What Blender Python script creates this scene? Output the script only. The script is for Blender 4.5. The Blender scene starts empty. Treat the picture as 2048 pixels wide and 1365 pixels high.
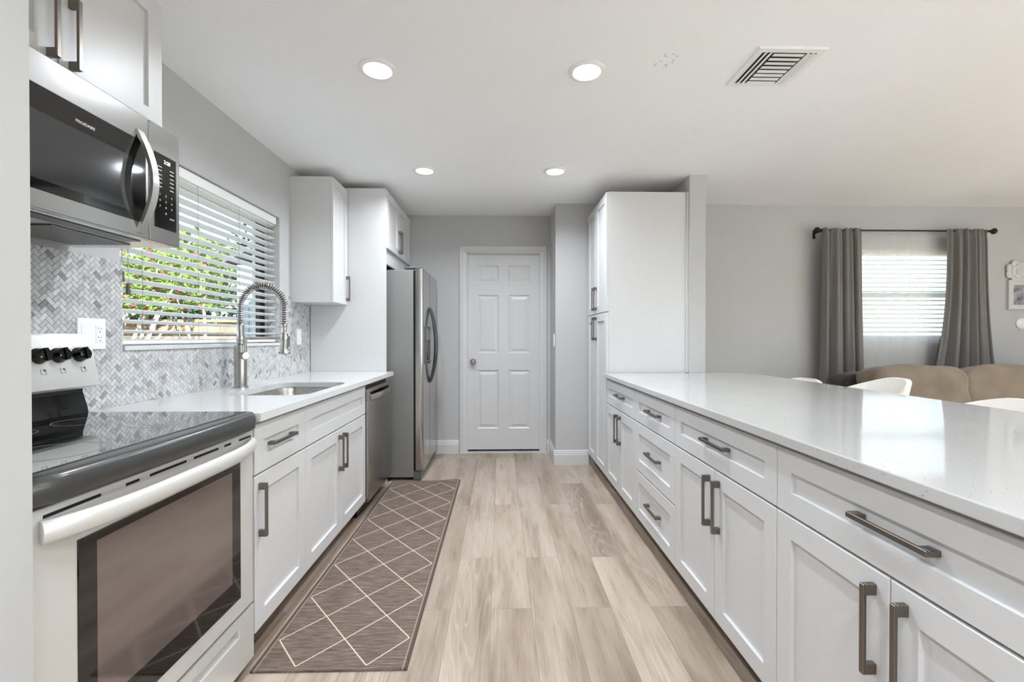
import bpy, bmesh, math, random
from mathutils import Vector, Matrix, noise
R = math.radians
random.seed(7)
sc = bpy.context.scene
col = sc.collection

# ------------------------------------------------------------------ camera, light, exposure
FPX, CAM_H = 895.0, 1.186
cam_d = bpy.data.cameras.new('camera')
cam_d.sensor_width = 36.0
cam_d.sensor_fit = 'HORIZONTAL'
cam_d.lens = FPX / 2048 * 36.0
cam_d.clip_start = 0.02
cam = bpy.data.objects.new('camera', cam_d)
col.objects.link(cam)
cam.location = (0, 0, CAM_H)
cam.rotation_euler = (R(90) - math.atan(6.5 / FPX), 0, -math.atan(22.5 / FPX))
sc.camera = cam

world = bpy.data.worlds.new('world')
sc.world = world
world.use_nodes = True
wn = world.node_tree
wn.nodes.clear()
w_out = wn.nodes.new('ShaderNodeOutputWorld')
w_bg = wn.nodes.new('ShaderNodeBackground')
w_sky = wn.nodes.new('ShaderNodeTexSky')
w_sky.sky_type = 'HOSEK_WILKIE'
w_sky.turbidity = 2.6
w_sky.ground_albedo = 0.4
w_sky.sun_direction = Vector((0.68, -0.46, 0.57)).normalized()
w_hs = wn.nodes.new('ShaderNodeHueSaturation')
w_hs.inputs['Saturation'].default_value = 0.55
wn.links.new(w_sky.outputs[0], w_hs.inputs['Color'])
wn.links.new(w_hs.outputs[0], w_bg.inputs[0])
wn.links.new(w_bg.outputs[0], w_out.inputs[0])
w_bg.inputs[1].default_value = 6.0

sun_d = bpy.data.lights.new('sun', 'SUN')
sun_d.energy = 9.5
sun_d.angle = R(1.0)
sun_d.color = (1.0, 0.985, 0.965)
sun = bpy.data.objects.new('sun', sun_d)
col.objects.link(sun)
sun.rotation_euler = Vector((-0.68, 0.46, -0.57)).to_track_quat('-Z', 'Y').to_euler()

LAMP_W = 4.5            # each recessed ceiling lamp
LAMP_COL = (0.86, 0.925, 1.0)

vs = sc.view_settings
vs.view_transform = 'Standard'
vs.look = 'None'
vs.exposure = 1.64
vs.gamma = 1.0
vs.use_curve_mapping = False
sc.cycles.max_bounces = 14
sc.cycles.diffuse_bounces = 8
sc.cycles.glossy_bounces = 6
sc.cycles.transmission_bounces = 8
sc.cycles.transparent_max_bounces = 24
sc.cycles.sample_clamp_indirect = 6.0
sc.cycles.caustics_reflective = False
sc.cycles.caustics_refractive = False

# ------------------------------------------------------------------ helpers
WORLD = {}


def wpos(o):
    return WORLD.get(o.name, Vector((0, 0, 0))) if o else Vector((0, 0, 0))


def tag(o, label=None, cat=None, group=None, kind=None):
    if label: o['label'] = label
    if cat: o['category'] = cat
    if group: o['group'] = group
    if kind: o['kind'] = kind
    return o


def thing(name, label, cat, loc, group=None, rz=0):
    o = bpy.data.objects.new(name, None)
    o.empty_display_size = 0.05
    col.objects.link(o)
    o.location = loc
    o.rotation_euler = (0, 0, rz)
    WORLD[o.name] = Vector(loc)
    return tag(o, label, cat, group)


def copy_tree(o, parent=None):
    c = o.copy()
    col.objects.link(c)
    c.parent = parent
    WORLD[c.name] = wpos(o)
    for ch in list(o.children):
        copy_tree(ch, c)
    return c


def lin(c):
    c /= 255.0
    return c / 12.92 if c <= 0.04045 else ((c + 0.055) / 1.055) ** 2.4


def rgb(r, g, b):
    return (lin(r), lin(g), lin(b), 1.0)


class MB:
    def __init__(self):
        self.bm = bmesh.new()

    def box(self, x0, x1, y0, y1, z0, z1, bev=0.0, seg=1):
        bm = self.bm
        r = bmesh.ops.create_cube(bm, size=1.0)
        vsx = r['verts']
        for v in vsx:
            v.co = Vector((x0 + (v.co.x + .5) * (x1 - x0), y0 + (v.co.y + .5) * (y1 - y0), z0 + (v.co.z + .5) * (z1 - z0)))
        if bev > 0:
            es = set()
            for v in vsx:
                es.update(v.link_edges)
            bmesh.ops.bevel(bm, geom=list(es), offset=bev, segments=seg, profile=0.5, affect='EDGES')
        return self

    def obox(self, c, ax, ay, az, sx, sy, sz):
        """box with its own axes"""
        c = Vector(c)
        ax, ay, az = Vector(ax).normalized(), Vector(ay).normalized(), Vector(az).normalized()
        vv = []
        for i in (-.5, .5):
            for j in (-.5, .5):
                for k in (-.5, .5):
                    vv.append(self.bm.verts.new(c + ax * sx * i + ay * sy * j + az * sz * k))
        for f in ((0, 1, 3, 2), (4, 6, 7, 5), (0, 4, 5, 1), (2, 3, 7, 6), (0, 2, 6, 4), (1, 5, 7, 3)):
            self.bm.faces.new([vv[i] for i in f])
        return self

    def loops(self, loops, cap0=True, cap1=True, closed=True):
        """skin a list of vertex loops"""
        bm = self.bm
        L = [[bm.verts.new(p) for p in lp] for lp in loops]
        n = len(L[0])
        for a, b in zip(L[:-1], L[1:]):
            for i in range(n if closed else n - 1):
                j = (i + 1) % n
                try:
                    bm.faces.new((a[i], a[j], b[j], b[i]))
                except ValueError:
                    pass
        if cap0: bm.faces.new(L[0][::-1])
        if cap1: bm.faces.new(L[-1])
        return self

    def rings(self, O, U, V, N, w, h, prof, cap0=True, cap1=True):
        O, U, V, N = Vector(O), Vector(U), Vector(V), Vector(N)
        lps = []
        for ins, d in prof:
            lps.append([O + U * a + V * b + N * d for a, b in ((ins, ins), (w - ins, ins), (w - ins, h - ins), (ins, h - ins))])
        return self.loops(lps, cap0, cap1)

    def prism(self, pts, axis, a0, a1):
        def P(p, a):
            if axis == 'y': return Vector((p[0], a, p[1]))
            if axis == 'x': return Vector((a, p[0], p[1]))
            return Vector((p[0], p[1], a))
        return self.loops([[P(p, a0) for p in pts], [P(p, a1) for p in pts]])

    def tube(self, path, r, seg=10, caps=True, flat=None):
        path = [Vector(p) for p in path]
        n = len(path)
        rr = r if isinstance(r, (list, tuple)) else [r] * n
        t0 = (path[1] - path[0]).normalized()
        up = Vector((0, 0, 1)) if abs(t0.z) < 0.9 else Vector((0, 1, 0))
        a = t0.cross(up).normalized()
        lps = []
        for i, p in enumerate(path):
            t = (path[min(i + 1, n - 1)] - path[max(i - 1, 0)]).normalized()
            a = (a - t * a.dot(t)).normalized()
            b = t.cross(a)
            fa, fb = flat if flat else (1, 1)
            lps.append([p + (a * math.cos(q) * fa + b * math.sin(q) * fb) * rr[i] for q in [2 * math.pi * k / seg for k in range(seg)]])
        return self.loops(lps, caps, caps)

    def cyl(self, p0, p1, r0, r1=None, seg=24):
        return self.tube([p0, p1], [r0, r0 if r1 is None else r1], seg)

    def lathe(self, c, axis, prof, seg=28):
        """prof: (radius, distance along axis)"""
        c, ax = Vector(c), Vector(axis).normalized()
        up = Vector((0, 0, 1)) if abs(ax.z) < 0.9 else Vector((1, 0, 0))
        a = ax.cross(up).normalized()
        b = ax.cross(a)
        lps = [[c + ax * d + (a * math.cos(q) + b * math.sin(q)) * max(r, 1e-4) for q in [2 * math.pi * k / seg for k in range(seg)]] for r, d in prof]
        return self.loops(lps)

    def pillow(self, c, sx, sy, sz, e=0.45, cuts=9, wob=0.0, sd=0.0):
        tb = bmesh.new()
        bmesh.ops.create_cube(tb, size=2.0)
        bmesh.ops.subdivide_edges(tb, edges=tb.edges[:], cuts=cuts, use_grid_fill=True)
        c = Vector(c)
        p = 2.0 / e
        for v in tb.verts:
            d = v.co.copy()
            k = (abs(d.x) ** p + abs(d.y) ** p + abs(d.z) ** p) ** (1 / p)
            d /= k
            q = Vector((d.x * sx, d.y * sy, d.z * sz))
            if wob:
                q *= 1 + wob * noise.noise(Vector((d.x * 1.7 + sd, d.y * 1.7, d.z * 1.7)))
            v.co = c + q
        tm = bpy.data.meshes.new('tmp')
        tb.to_mesh(tm)
        tb.free()
        self.bm.from_mesh(tm)
        bpy.data.meshes.remove(tm)
        return self

    def build(self, name, mat, parent=None, smooth=False, ang=35):
        bm = self.bm
        bmesh.ops.recalc_face_normals(bm, faces=bm.faces[:])
        w = wpos(parent)
        if w.length > 0:
            bmesh.ops.translate(bm, verts=bm.verts[:], vec=-w)
        me = bpy.data.meshes.new(name)
        bm.to_mesh(me)
        bm.free()
        if smooth:
            for p in me.polygons: p.use_smooth = True
            me.set_sharp_from_angle(angle=R(ang))
        o = bpy.data.objects.new(name, me)
        col.objects.link(o)
        if mat: me.materials.append(mat)
        if parent:
            o.parent = parent
        WORLD[o.name] = w
        return o


def box_part(name, mat, parent, *a, bev=0.0):
    return MB().box(*a, bev=bev).build(name, mat, parent)


def structure(name, mb, mat, **k):
    return tag(mb.build(name, mat, **k), kind='structure')


def origin_to_base(o):
    """top-level single mesh: put its origin at the middle of its base"""
    me = o.data
    xs = [v.co.x for v in me.vertices]; ys = [v.co.y for v in me.vertices]; zs = [v.co.z for v in me.vertices]
    c = Vector(((min(xs) + max(xs)) / 2, (min(ys) + max(ys)) / 2, min(zs)))
    me.transform(Matrix.Translation(-c))
    o.location = c
    WORLD[o.name] = c
    return o


def rrect(cx, cy, w, h, r, z, n=8):
    pts = []
    for qx, qy, a0 in ((1, 1, 0), (-1, 1, 90), (-1, -1, 180), (1, -1, 270)):
        ox, oy = cx + qx * (w / 2 - r), cy + qy * (h / 2 - r)
        for i in range(n + 1):
            a = R(a0 + 90 * i / n)
            pts.append(Vector((ox + r * math.cos(a), oy + r * math.sin(a), z)))
    return pts


def text_part(name, body, size, mat, parent, origin, xdir, ydir, align='CENTER', depth=0.0004):
    cu = bpy.data.curves.new('text', 'FONT')
    cu.body = body
    cu.size = size
    cu.align_x = align
    cu.align_y = 'CENTER'
    cu.extrude = depth
    to = bpy.data.objects.new('text', cu)
    col.objects.link(to)
    bpy.context.view_layer.update()
    me = bpy.data.meshes.new_from_object(to.evaluated_get(bpy.context.evaluated_depsgraph_get()))
    bpy.data.objects.remove(to)
    bpy.data.curves.remove(cu)
    x, y = Vector(xdir), Vector(ydir)
    z = x.cross(y)
    m = Matrix((x, y, z)).transposed().to_4x4()
    me.transform(Matrix.Translation(Vector(origin) - wpos(parent)) @ m)
    me.name = name
    o = bpy.data.objects.new(name, me)
    col.objects.link(o)
    me.materials.clear()
    me.materials.append(mat)
    o.parent = parent
    WORLD[o.name] = wpos(parent)
    return o


# ------------------------------------------------------------------ materials
def mat(name, base=(0.8, 0.8, 0.8, 1), rough=0.5, metal=0.0, spec=0.5, coat=0.0):
    m = bpy.data.materials.new(name)
    m.use_nodes = True
    b = m.node_tree.nodes['Principled BSDF']
    b.inputs['Base Color'].default_value = base
    b.inputs['Roughness'].default_value = rough
    b.inputs['Metallic'].default_value = metal
    b.inputs['Specular IOR Level'].default_value = spec
    b.inputs['Coat Weight'].default_value = coat
    return m


def nd(m, t, **k):
    n = m.node_tree.nodes.new(t)
    for a, v in k.items(): setattr(n, a, v)
    return n


def lk(m, a, b):
    m.node_tree.links.new(a, b)


def bsdf(m):
    return m.node_tree.nodes['Principled BSDF']


def coords(m, scale=(1, 1, 1), which='Object'):
    t = nd(m, 'ShaderNodeTexCoord')
    mp = nd(m, 'ShaderNodeMapping')
    mp.inputs['Scale'].default_value = scale
    lk(m, t.outputs[which], mp.inputs[0])
    return mp.outputs[0]


def noise_node(m, vec, scale=5, detail=3, rough=0.5):
    n = nd(m, 'ShaderNodeTexNoise')
    n.inputs['Scale'].default_value = scale
    n.inputs['Detail'].default_value = detail
    n.inputs['Roughness'].default_value = rough
    lk(m, vec, n.inputs['Vector'])
    return n


def ramp(m, fac, stops):
    r = nd(m, 'ShaderNodeValToRGB')
    e = r.color_ramp.elements
    while len(e) < len(stops): e.new(0.5)
    for i, (p, c) in enumerate(stops):
        e[i].position = p
        e[i].color = c
    lk(m, fac, r.inputs[0])
    return r


def mth(m, op, a, b=None, c=None):
    n = nd(m, 'ShaderNodeMath', operation=op)
    for i, v in enumerate((a, b, c)):
        if v is None: continue
        if isinstance(v, (int, float)): n.inputs[i].default_value = v
        else: lk(m, v, n.inputs[i])
    return n.outputs[0]


def mixc(m, fac, a, b, mode='MIX'):
    n = nd(m, 'ShaderNodeMix', data_type='RGBA', blend_type=mode)
    for i, v in ((0, fac), (6, a), (7, b)):
        if isinstance(v, (int, float)): n.inputs[i].default_value = v
        elif isinstance(v, tuple): n.inputs[i].default_value = v
        else: lk(m, v, n.inputs[i])
    return n.outputs[2]


def bump(m, h, strength=0.1, dist=0.01):
    b = nd(m, 'ShaderNodeBump')
    b.inputs['Strength'].default_value = strength
    b.inputs['Distance'].default_value = dist
    lk(m, h, b.inputs['Height'])
    lk(m, b.outputs[0], bsdf(m).inputs['Normal'])


def painted(name, c, rough, var=0.03, bs=0.05, scale=60):
    m = mat(name, c, rough)
    v = coords(m)
    n = noise_node(m, v, scale, 4)
    n2 = noise_node(m, v, 1.3, 2)
    dark = tuple(x * (1 - var) for x in c[:3]) + (1,)
    r = ramp(m, n2.outputs[0], [(0.35, dark), (0.65, c)])
    lk(m, r.outputs[0], bsdf(m).inputs['Base Color'])
    bump(m, n.outputs[0], bs, 0.002)
    return m


M = {}
M['wall'] = painted('wall_paint', rgb(188, 188, 188), 0.6, 0.03, 0.12, 90)
M['ceiling'] = painted('ceiling_paint', rgb(246, 246, 247), 0.75, 0.015, 0.25, 50)
M['trim'] = painted('trim_paint', rgb(206, 206, 206), 0.32, 0.01, 0.02)
M['cabinet'] = painted('cabinet_lacquer', rgb(206, 206, 206), 0.36, 0.01, 0.01)
M['pull'] = mat('pull_nickel', rgb(128, 121, 113), 0.36, 1.0)
M['black_plastic'] = mat('black_plastic', rgb(14, 14, 14), 0.3)
M['gloss_black'] = mat('gloss_black', rgb(8, 8, 8), 0.04, 0, 0.6)
M['black_glass'] = mat('cooktop_glass', rgb(160, 160, 161), 0.03, 1.0, 0.75)
M['grey_plastic'] = mat('grey_plastic', rgb(92, 92, 92), 0.4)
M['white_plastic'] = mat('white_plastic', rgb(240, 240, 238), 0.3)
M['white_print'] = mat('white_print', rgb(225, 225, 222), 0.5)
M['dark_print'] = mat('dark_print', rgb(40, 40, 42), 0.5)
M['ring_print'] = mat('burner_ring_print', rgb(150, 150, 150), 0.3)
M['chrome'] = mat('chrome', rgb(205, 205, 205), 0.08, 1.0)
M['dark_gap'] = mat('dark_gap', rgb(10, 10, 10), 0.7)
M['bronze'] = mat('dark_bronze', rgb(58, 52, 50), 0.4, 0.8)
M['cord'] = mat('cord_grey', rgb(120, 116, 108), 0.8)
M['tassel'] = mat('tassel_grey', rgb(98, 94, 88), 0.7)
M['duct'] = mat('duct_dark', rgb(84, 84, 84), 0.8)


def steel(name, c, rough, stretch):
    m = mat(name, c, rough, 1.0)
    v = coords(m, stretch)
    n = noise_node(m, v, 90, 3)
    r = ramp(m, n.outputs[0], [(0.3, (rough * .92,) * 3 + (1,)), (0.7, (rough * 1.08,) * 3 + (1,))])
    lk(m, r.outputs[0], bsdf(m).inputs['Roughness'])
    d = tuple(x * .96 for x in c[:3]) + (1,)
    r2 = ramp(m, n.outputs[0], [(0.3, d), (0.7, c)])
    lk(m, r2.outputs[0], bsdf(m).inputs['Base Color'])
    return m


M['steel'] = steel('brushed_steel', rgb(212, 210, 206), 0.3, (1, 1, 14))
M['steel_h'] = steel('brushed_steel_across', rgb(178, 177, 174), 0.22, (14, 0.6, 14))
M['fridge_steel'] = steel('fridge_steel', rgb(190, 188, 186), 0.2, (14, 14, 0.5))
M['fridge_side'] = mat('fridge_side_grey', rgb(140, 139, 138), 0.42, 0.35)
M['dish_steel'] = steel('dishwasher_steel', rgb(170, 166, 164), 0.22, (14, 14, 0.5))
M['nickel'] = steel('faucet_nickel', rgb(180, 177, 172), 0.24, (6, 6, 1))
M['sink_steel'] = steel('sink_steel', rgb(195, 192, 188), 0.28, (3, 3, 3))
M['filter'] = mat('filter_mesh', rgb(140, 140, 138), 0.4, 0.8)
M['range_silver'] = mat('range_silver', rgb(214, 213, 209), 0.33, 0.35)
M['oven_window'] = mat('oven_window', rgb(14, 11, 11), 0.05, 0, 0.9)
M['oven_inner'] = mat('oven_inner_window', rgb(150, 142, 140), 0.10, 0.85, 0.9)
M['micro_glass'] = mat('microwave_glass', rgb(9, 9, 10), 0.05, 0, 0.8)
M['micro_screen'] = mat('microwave_screen', rgb(48, 49, 51), 0.09, 0, 0.9)


def quartz(name, base, speck, dense, rough):
    m = mat(name, base, rough, 0, 0.55)
    v = coords(m)
    vo = nd(m, 'ShaderNodeTexVoronoi')
    vo.inputs['Scale'].default_value = 130
    lk(m, v, vo.inputs['Vector'])
    n = noise_node(m, v, 45, 3)
    n2 = noise_node(m, v, 4, 4)
    dots = mth(m, 'LESS_THAN', vo.outputs['Distance'], mth(m, 'MULTIPLY', mth(m, 'SUBTRACT', n.outputs[0], 0.5 - dense), 0.9))
    cloud = ramp(m, n2.outputs[0], [(0.35, tuple(x * .965 for x in base[:3]) + (1,)), (0.65, base)])
    f = mth(m, 'MULTIPLY', dots, 0.75)
    lk(m, mixc(m, f, cloud.outputs[0], speck), bsdf(m).inputs['Base Color'])
    return m


M['quartz_plain'] = quartz('white_quartz', rgb(211, 211, 210), rgb(198, 198, 195), 0.0, 0.12)
M['quartz_speck'] = quartz('speckled_quartz', rgb(190, 190, 188), rgb(122, 120, 115), 0.075, 0.07)


def glass_mat():
    m = bpy.data.materials.new('window_glass')
    m.use_nodes = True
    nt = m.node_tree
    nt.nodes.clear()
    out = nt.nodes.new('ShaderNodeOutputMaterial')
    tr = nt.nodes.new('ShaderNodeBsdfTransparent')
    tr.inputs[0].default_value = (0.96, 0.98, 0.97, 1)
    gl = nt.nodes.new('ShaderNodeBsdfGlossy')
    gl.inputs['Roughness'].default_value = 0.0
    fr = nt.nodes.new('ShaderNodeLayerWeight')
    pw = nt.nodes.new('ShaderNodeMath')
    pw.operation = 'POWER'
    pw.inputs[1].default_value = 5.0
    ma = nt.nodes.new('ShaderNodeMath')
    ma.operation = 'MULTIPLY_ADD'
    ma.inputs[1].default_value = 0.6
    ma.inputs[2].default_value = 0.03
    nt.links.new(fr.outputs['Facing'], pw.inputs[0])
    nt.links.new(pw.outputs[0], ma.inputs[0])
    mx = nt.nodes.new('ShaderNodeMixShader')
    nt.links.new(ma.outputs[0], mx.inputs[0])
    nt.links.new(tr.outputs[0], mx.inputs[1])
    nt.links.new(gl.outputs[0], mx.inputs[2])
    nt.links.new(mx.outputs[0], out.inputs[0])
    return m


M['glass'] = glass_mat()


def cloth_mat(name, c, transp, transl):
    m = bpy.data.materials.new(name)
    m.use_nodes = True
    nt = m.node_tree
    nt.nodes.clear()
    out = nt.nodes.new('ShaderNodeOutputMaterial')
    df = nt.nodes.new('ShaderNodeBsdfDiffuse')
    tl = nt.nodes.new('ShaderNodeBsdfTranslucent')
    tp = nt.nodes.new('ShaderNodeBsdfTransparent')
    for n in (df, tl): n.inputs[0].default_value = c
    a = nt.nodes.new('ShaderNodeMixShader')
    a.inputs[0].default_value = transl
    b = nt.nodes.new('ShaderNodeMixShader')
    b.inputs[0].default_value = transp
    nt.links.new(df.outputs[0], a.inputs[1]); nt.links.new(tl.outputs[0], a.inputs[2])
    nt.links.new(a.outputs[0], b.inputs[1]); nt.links.new(tp.outputs[0], b.inputs[2])
    nt.links.new(b.outputs[0], out.inputs[0])
    return m


M['sheer'] = cloth_mat('sheer_voile', rgb(248, 248, 248), 0.55, 0.6)
M['blind_slat'] = mat('blind_slat_white', rgb(236, 236, 235), 0.35)
M['blind_bright'] = cloth_mat('thin_vinyl_slat', rgb(245, 245, 243), 0.0, 0.48)


def fabric(name, c, scale=400, rough=0.85, var=0.2):
    m = mat(name, c, rough, 0, 0.25)
    v = coords(m)
    n = noise_node(m, v, 7, 4)
    n2 = noise_node(m, v, scale, 2)
    d = tuple(x * (1 - var) for x in c[:3]) + (1,)
    lk(m, ramp(m, n.outputs[0], [(0.3, d), (0.7, c)]).outputs[0], bsdf(m).inputs['Base Color'])
    bump(m, n2.outputs[0], 0.2, 0.002)
    bsdf(m).inputs['Sheen Weight'].default_value = 0.25
    return m


M['curtain'] = fabric('grey_curtain', rgb(122, 119, 117), 500, 0.6, 0.06)
M['sofa'] = fabric('brown_microfibre', rgb(132, 118, 102), 300, 0.9, 0.25)
M['sofa_dark'] = fabric('dark_brown_leather', rgb(62, 52, 48), 200, 0.55, 0.2)
M['stool'] = mat('white_vinyl', rgb(236, 232, 224), 0.35)


def floor_mat():
    m = mat('oak_plank', (0.5, 0.4, 0.3, 1), 0.34, 0, 0.4)
    t = nd(m, 'ShaderNodeTexCoord')
    sp = nd(m, 'ShaderNodeSeparateXYZ')
    lk(m, t.outputs['Object'], sp.inputs[0])
    # rows across X (0.176 m), boards along Y (1.22 m)
    cb = nd(m, 'ShaderNodeCombineXYZ')
    lk(m, mth(m, 'ADD', sp.outputs[1], 40.3), cb.inputs[0])
    lk(m, mth(m, 'ADD', sp.outputs[0], 0.042 + 0.176 * 40), cb.inputs[1])
    bt = nd(m, 'ShaderNodeTexBrick')
    bt.offset = 0.37
    bt.offset_frequency = 2
    bt.squash = 1.0
    for k, v in (('Scale', 1.0), ('Mortar Size', 0.0011), ('Mortar Smooth', 0.3), ('Bias', 0.0), ('Brick Width', 1.22), ('Row Height', 0.176)):
        bt.inputs[k].default_value = v
    bt.inputs['Color1'].default_value = (0, 0, 0, 1)
    bt.inputs['Color2'].default_value = (1, 1, 1, 1)
    bt.inputs['Mortar'].default_value = (0.5, 0.5, 0.5, 1)
    lk(m, cb.outputs[0], bt.inputs['Vector'])
    tone = nd(m, 'ShaderNodeSeparateColor')
    lk(m, bt.outputs['Color'], tone.inputs[0])
    tn = tone.outputs[0]
    # grain coordinates, shifted for every board
    g = nd(m, 'ShaderNodeCombineXYZ')
    lk(m, mth(m, 'MULTIPLY', sp.outputs[0], 1.0), g.inputs[0])
    lk(m, mth(m, 'MULTIPLY', sp.outputs[1], 0.14), g.inputs[1])
    lk(m, mth(m, 'MULTIPLY', tn, 37.0), g.inputs[2])
    big = noise_node(m, g.outputs[0], 7.0, 4, 0.55)
    fine = noise_node(m, g.outputs[0], 55, 5, 0.65)
    g2 = nd(m, 'ShaderNodeCombineXYZ')
    lk(m, sp.outputs[0], g2.inputs[0])
    lk(m, mth(m, 'MULTIPLY', sp.outputs[1], 0.11), g2.inputs[1])
    lk(m, mth(m, 'MULTIPLY', tn, 19.0), g2.inputs[2])
    wv = noise_node(m, g2.outputs[0], 5.5, 2.5, 0.5)
    rings = mth(m, 'SINE', mth(m, 'MULTIPLY', wv.outputs[0], 120.0))
    msk = noise_node(m, g.outputs[0], 3.0, 2, 0.5)
    g3 = nd(m, 'ShaderNodeCombineXYZ')
    lk(m, mth(m, 'MULTIPLY', sp.outputs[0], 90.0), g3.inputs[0])
    lk(m, mth(m, 'MULTIPLY', sp.outputs[1], 5.0), g3.inputs[1])
    lk(m, mth(m, 'MULTIPLY', tn, 23.0), g3.inputs[2])
    pores = noise_node(m, g3.outputs[0], 1.0, 4, 0.6)
    g4 = nd(m, 'ShaderNodeCombineXYZ')
    lk(m, mth(m, 'MULTIPLY', sp.outputs[0], 9.0), g4.inputs[0])
    lk(m, mth(m, 'MULTIPLY', sp.outputs[1], 1.1), g4.inputs[1])
    lk(m, mth(m, 'MULTIPLY', tn, 11.0), g4.inputs[2])
    smoke = noise_node(m, g4.outputs[0], 1.6, 4, 0.55)
    base = ramp(m, big.outputs[0], [(0.28, rgb(150, 134, 119)), (0.43, rgb(176, 161, 146)), (0.58, rgb(192, 179, 165)), (0.75, rgb(202, 191, 179))])
    sm = ramp(m, smoke.outputs[0], [(0.30, (0.72, 0.70, 0.68, 1)), (0.47, (0.97, 0.97, 0.97, 1)), (0.7, (1, 1, 1, 1))])
    c0 = mixc(m, 1.0, base.outputs[0], sm.outputs[0], 'MULTIPLY')
    c1 = mixc(m, mth(m, 'MULTIPLY', fine.outputs[0], 0.28), c0, rgb(156, 139, 123))
    pr_ = ramp(m, pores.outputs[0], [(0.25, (0.74, 0.71, 0.68, 1)), (0.45, (0.98, 0.98, 0.98, 1)), (0.7, (1.04, 1.04, 1.04, 1))])
    c1 = mixc(m, 1.0, c1, pr_.outputs[0], 'MULTIPLY')
    vk = nd(m, 'ShaderNodeTexVoronoi')
    vk.inputs['Scale'].default_value = 3.2
    lk(m, g4.outputs[0], vk.inputs['Vector'])
    kn = mth(m, 'LESS_THAN', vk.outputs['Distance'], 0.035)
    c1 = mixc(m, mth(m, 'MULTIPLY', kn, 0.45), c1, rgb(112, 94, 80))
    mk = mth(m, 'MULTIPLY', mth(m, 'MAXIMUM', mth(m, 'SUBTRACT', msk.outputs[0], 0.46), 0.0), 2.6)
    rr = mth(m, 'MULTIPLY', mth(m, 'MAXIMUM', mth(m, 'SUBTRACT', rings, 0.5), 0.0), mk)
    c2 = mixc(m, rr, c1, rgb(220, 210, 198))
    tw = ramp(m, tn, [(0.0, rgb(214, 208, 204)), (0.5, rgb(235, 232, 228)), (1.0, rgb(255, 253, 250))])
    c3 = mixc(m, 1.0, c2, tw.outputs[0], 'MULTIPLY')
    c4 = mixc(m, mth(m, 'MULTIPLY', bt.outputs['Fac'], 0.75), c3, rgb(116, 99, 84))
    lk(m, c4, bsdf(m).inputs['Base Color'])
    bump(m, fine.outputs[0], 0.05, 0.002)
    return m


M['floor'] = floor_mat()
M['toe'] = mat('toe_kick_wood', rgb(120, 98, 80), 0.5)
_v = coords(M['toe'], (8, 1, 8))
lk(M['toe'], ramp(M['toe'], noise_node(M['toe'], _v, 6, 4).outputs[0], [(0.3, rgb(98, 78, 62)), (0.7, rgb(136, 113, 94))]).outputs[0], bsdf(M['toe']).inputs['Base Color'])


def tile_mat():
    m = mat('marble_tile', rgb(220, 220, 220), 0.25)
    at = nd(m, 'ShaderNodeAttribute')
    at.attribute_name = 'tone'
    v = coords(m)
    n = noise_node(m, v, 28, 5, 0.6)
    vein = ramp(m, n.outputs[0], [(0.30, (0.72, 0.72, 0.73, 1)), (0.46, (0.95, 0.95, 0.95, 1)), (0.6, (1, 1, 1, 1))])
    lk(m, mixc(m, 1.0, at.outputs['Color'], vein.outputs[0], 'MULTIPLY'), bsdf(m).inputs['Base Color'])
    return m


M['tile'] = tile_mat()
M['grout'] = mat('grout', rgb(176, 176, 174), 0.8)


def emit(name, c, s):
    m = bpy.data.materials.new(name)
    m.use_nodes = True
    b = bsdf(m)
    b.inputs['Base Color'].default_value = (0.9, 0.9, 0.9, 1)
    b.inputs['Emission Color'].default_value = c
    b.inputs['Emission Strength'].default_value = s
    return m


M['lens'] = emit('lamp_lens', (1, 0.98, 0.95, 1), 3.0)
M['clock'] = emit('clock_digits', (0.75, 0.85, 0.6, 1), 0.7)

# ------------------------------------------------------------------ the setting
XL, YB, YF, ZC = -1.535, 4.59, 4.16, 2.435      # left wall, back wall, far wall, ceiling
XR, YN = 6.3, -2.6
WY0, WY1, WZ0, WZ1 = 1.845, 3.15, 1.135, 2.02   # kitchen window opening
W2X0, W2X1, W2Z0, W2Z1 = 3.16, 4.46, 1.15, 2.03  # living room window opening

structure('floor', MB().box(XL - .2, XR + .2, YN - .2, 4.9, -.12, 0), M['floor'])
cm = M['ceiling']
# small patch of flaked paint on the ceiling
tcn = nd(cm, 'ShaderNodeTexCoord')
dv = nd(cm, 'ShaderNodeVectorMath', operation='DISTANCE')
lk(cm, tcn.outputs['Object'], dv.inputs[0])
dv.inputs[1].default_value = (0.745, 2.01, ZC)
fl = noise_node(cm, tcn.outputs['Object'], 60, 3)
fm = mth(cm, 'MULTIPLY', mth(cm, 'LESS_THAN', dv.outputs['Value'], 0.055), mth(cm, 'GREATER_THAN', fl.outputs[0], 0.58))
old = bsdf(cm).inputs['Base Color'].links[0].from_socket
lk(cm, mixc(cm, mth(cm, 'MULTIPLY', fm, 0.6), old, rgb(188, 182, 172)), bsdf(cm).inputs['Base Color'])
structure('ceiling', MB().box(XL - .2, XR + .2, YN - .2, 4.9, ZC, ZC + .12), cm)

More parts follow.
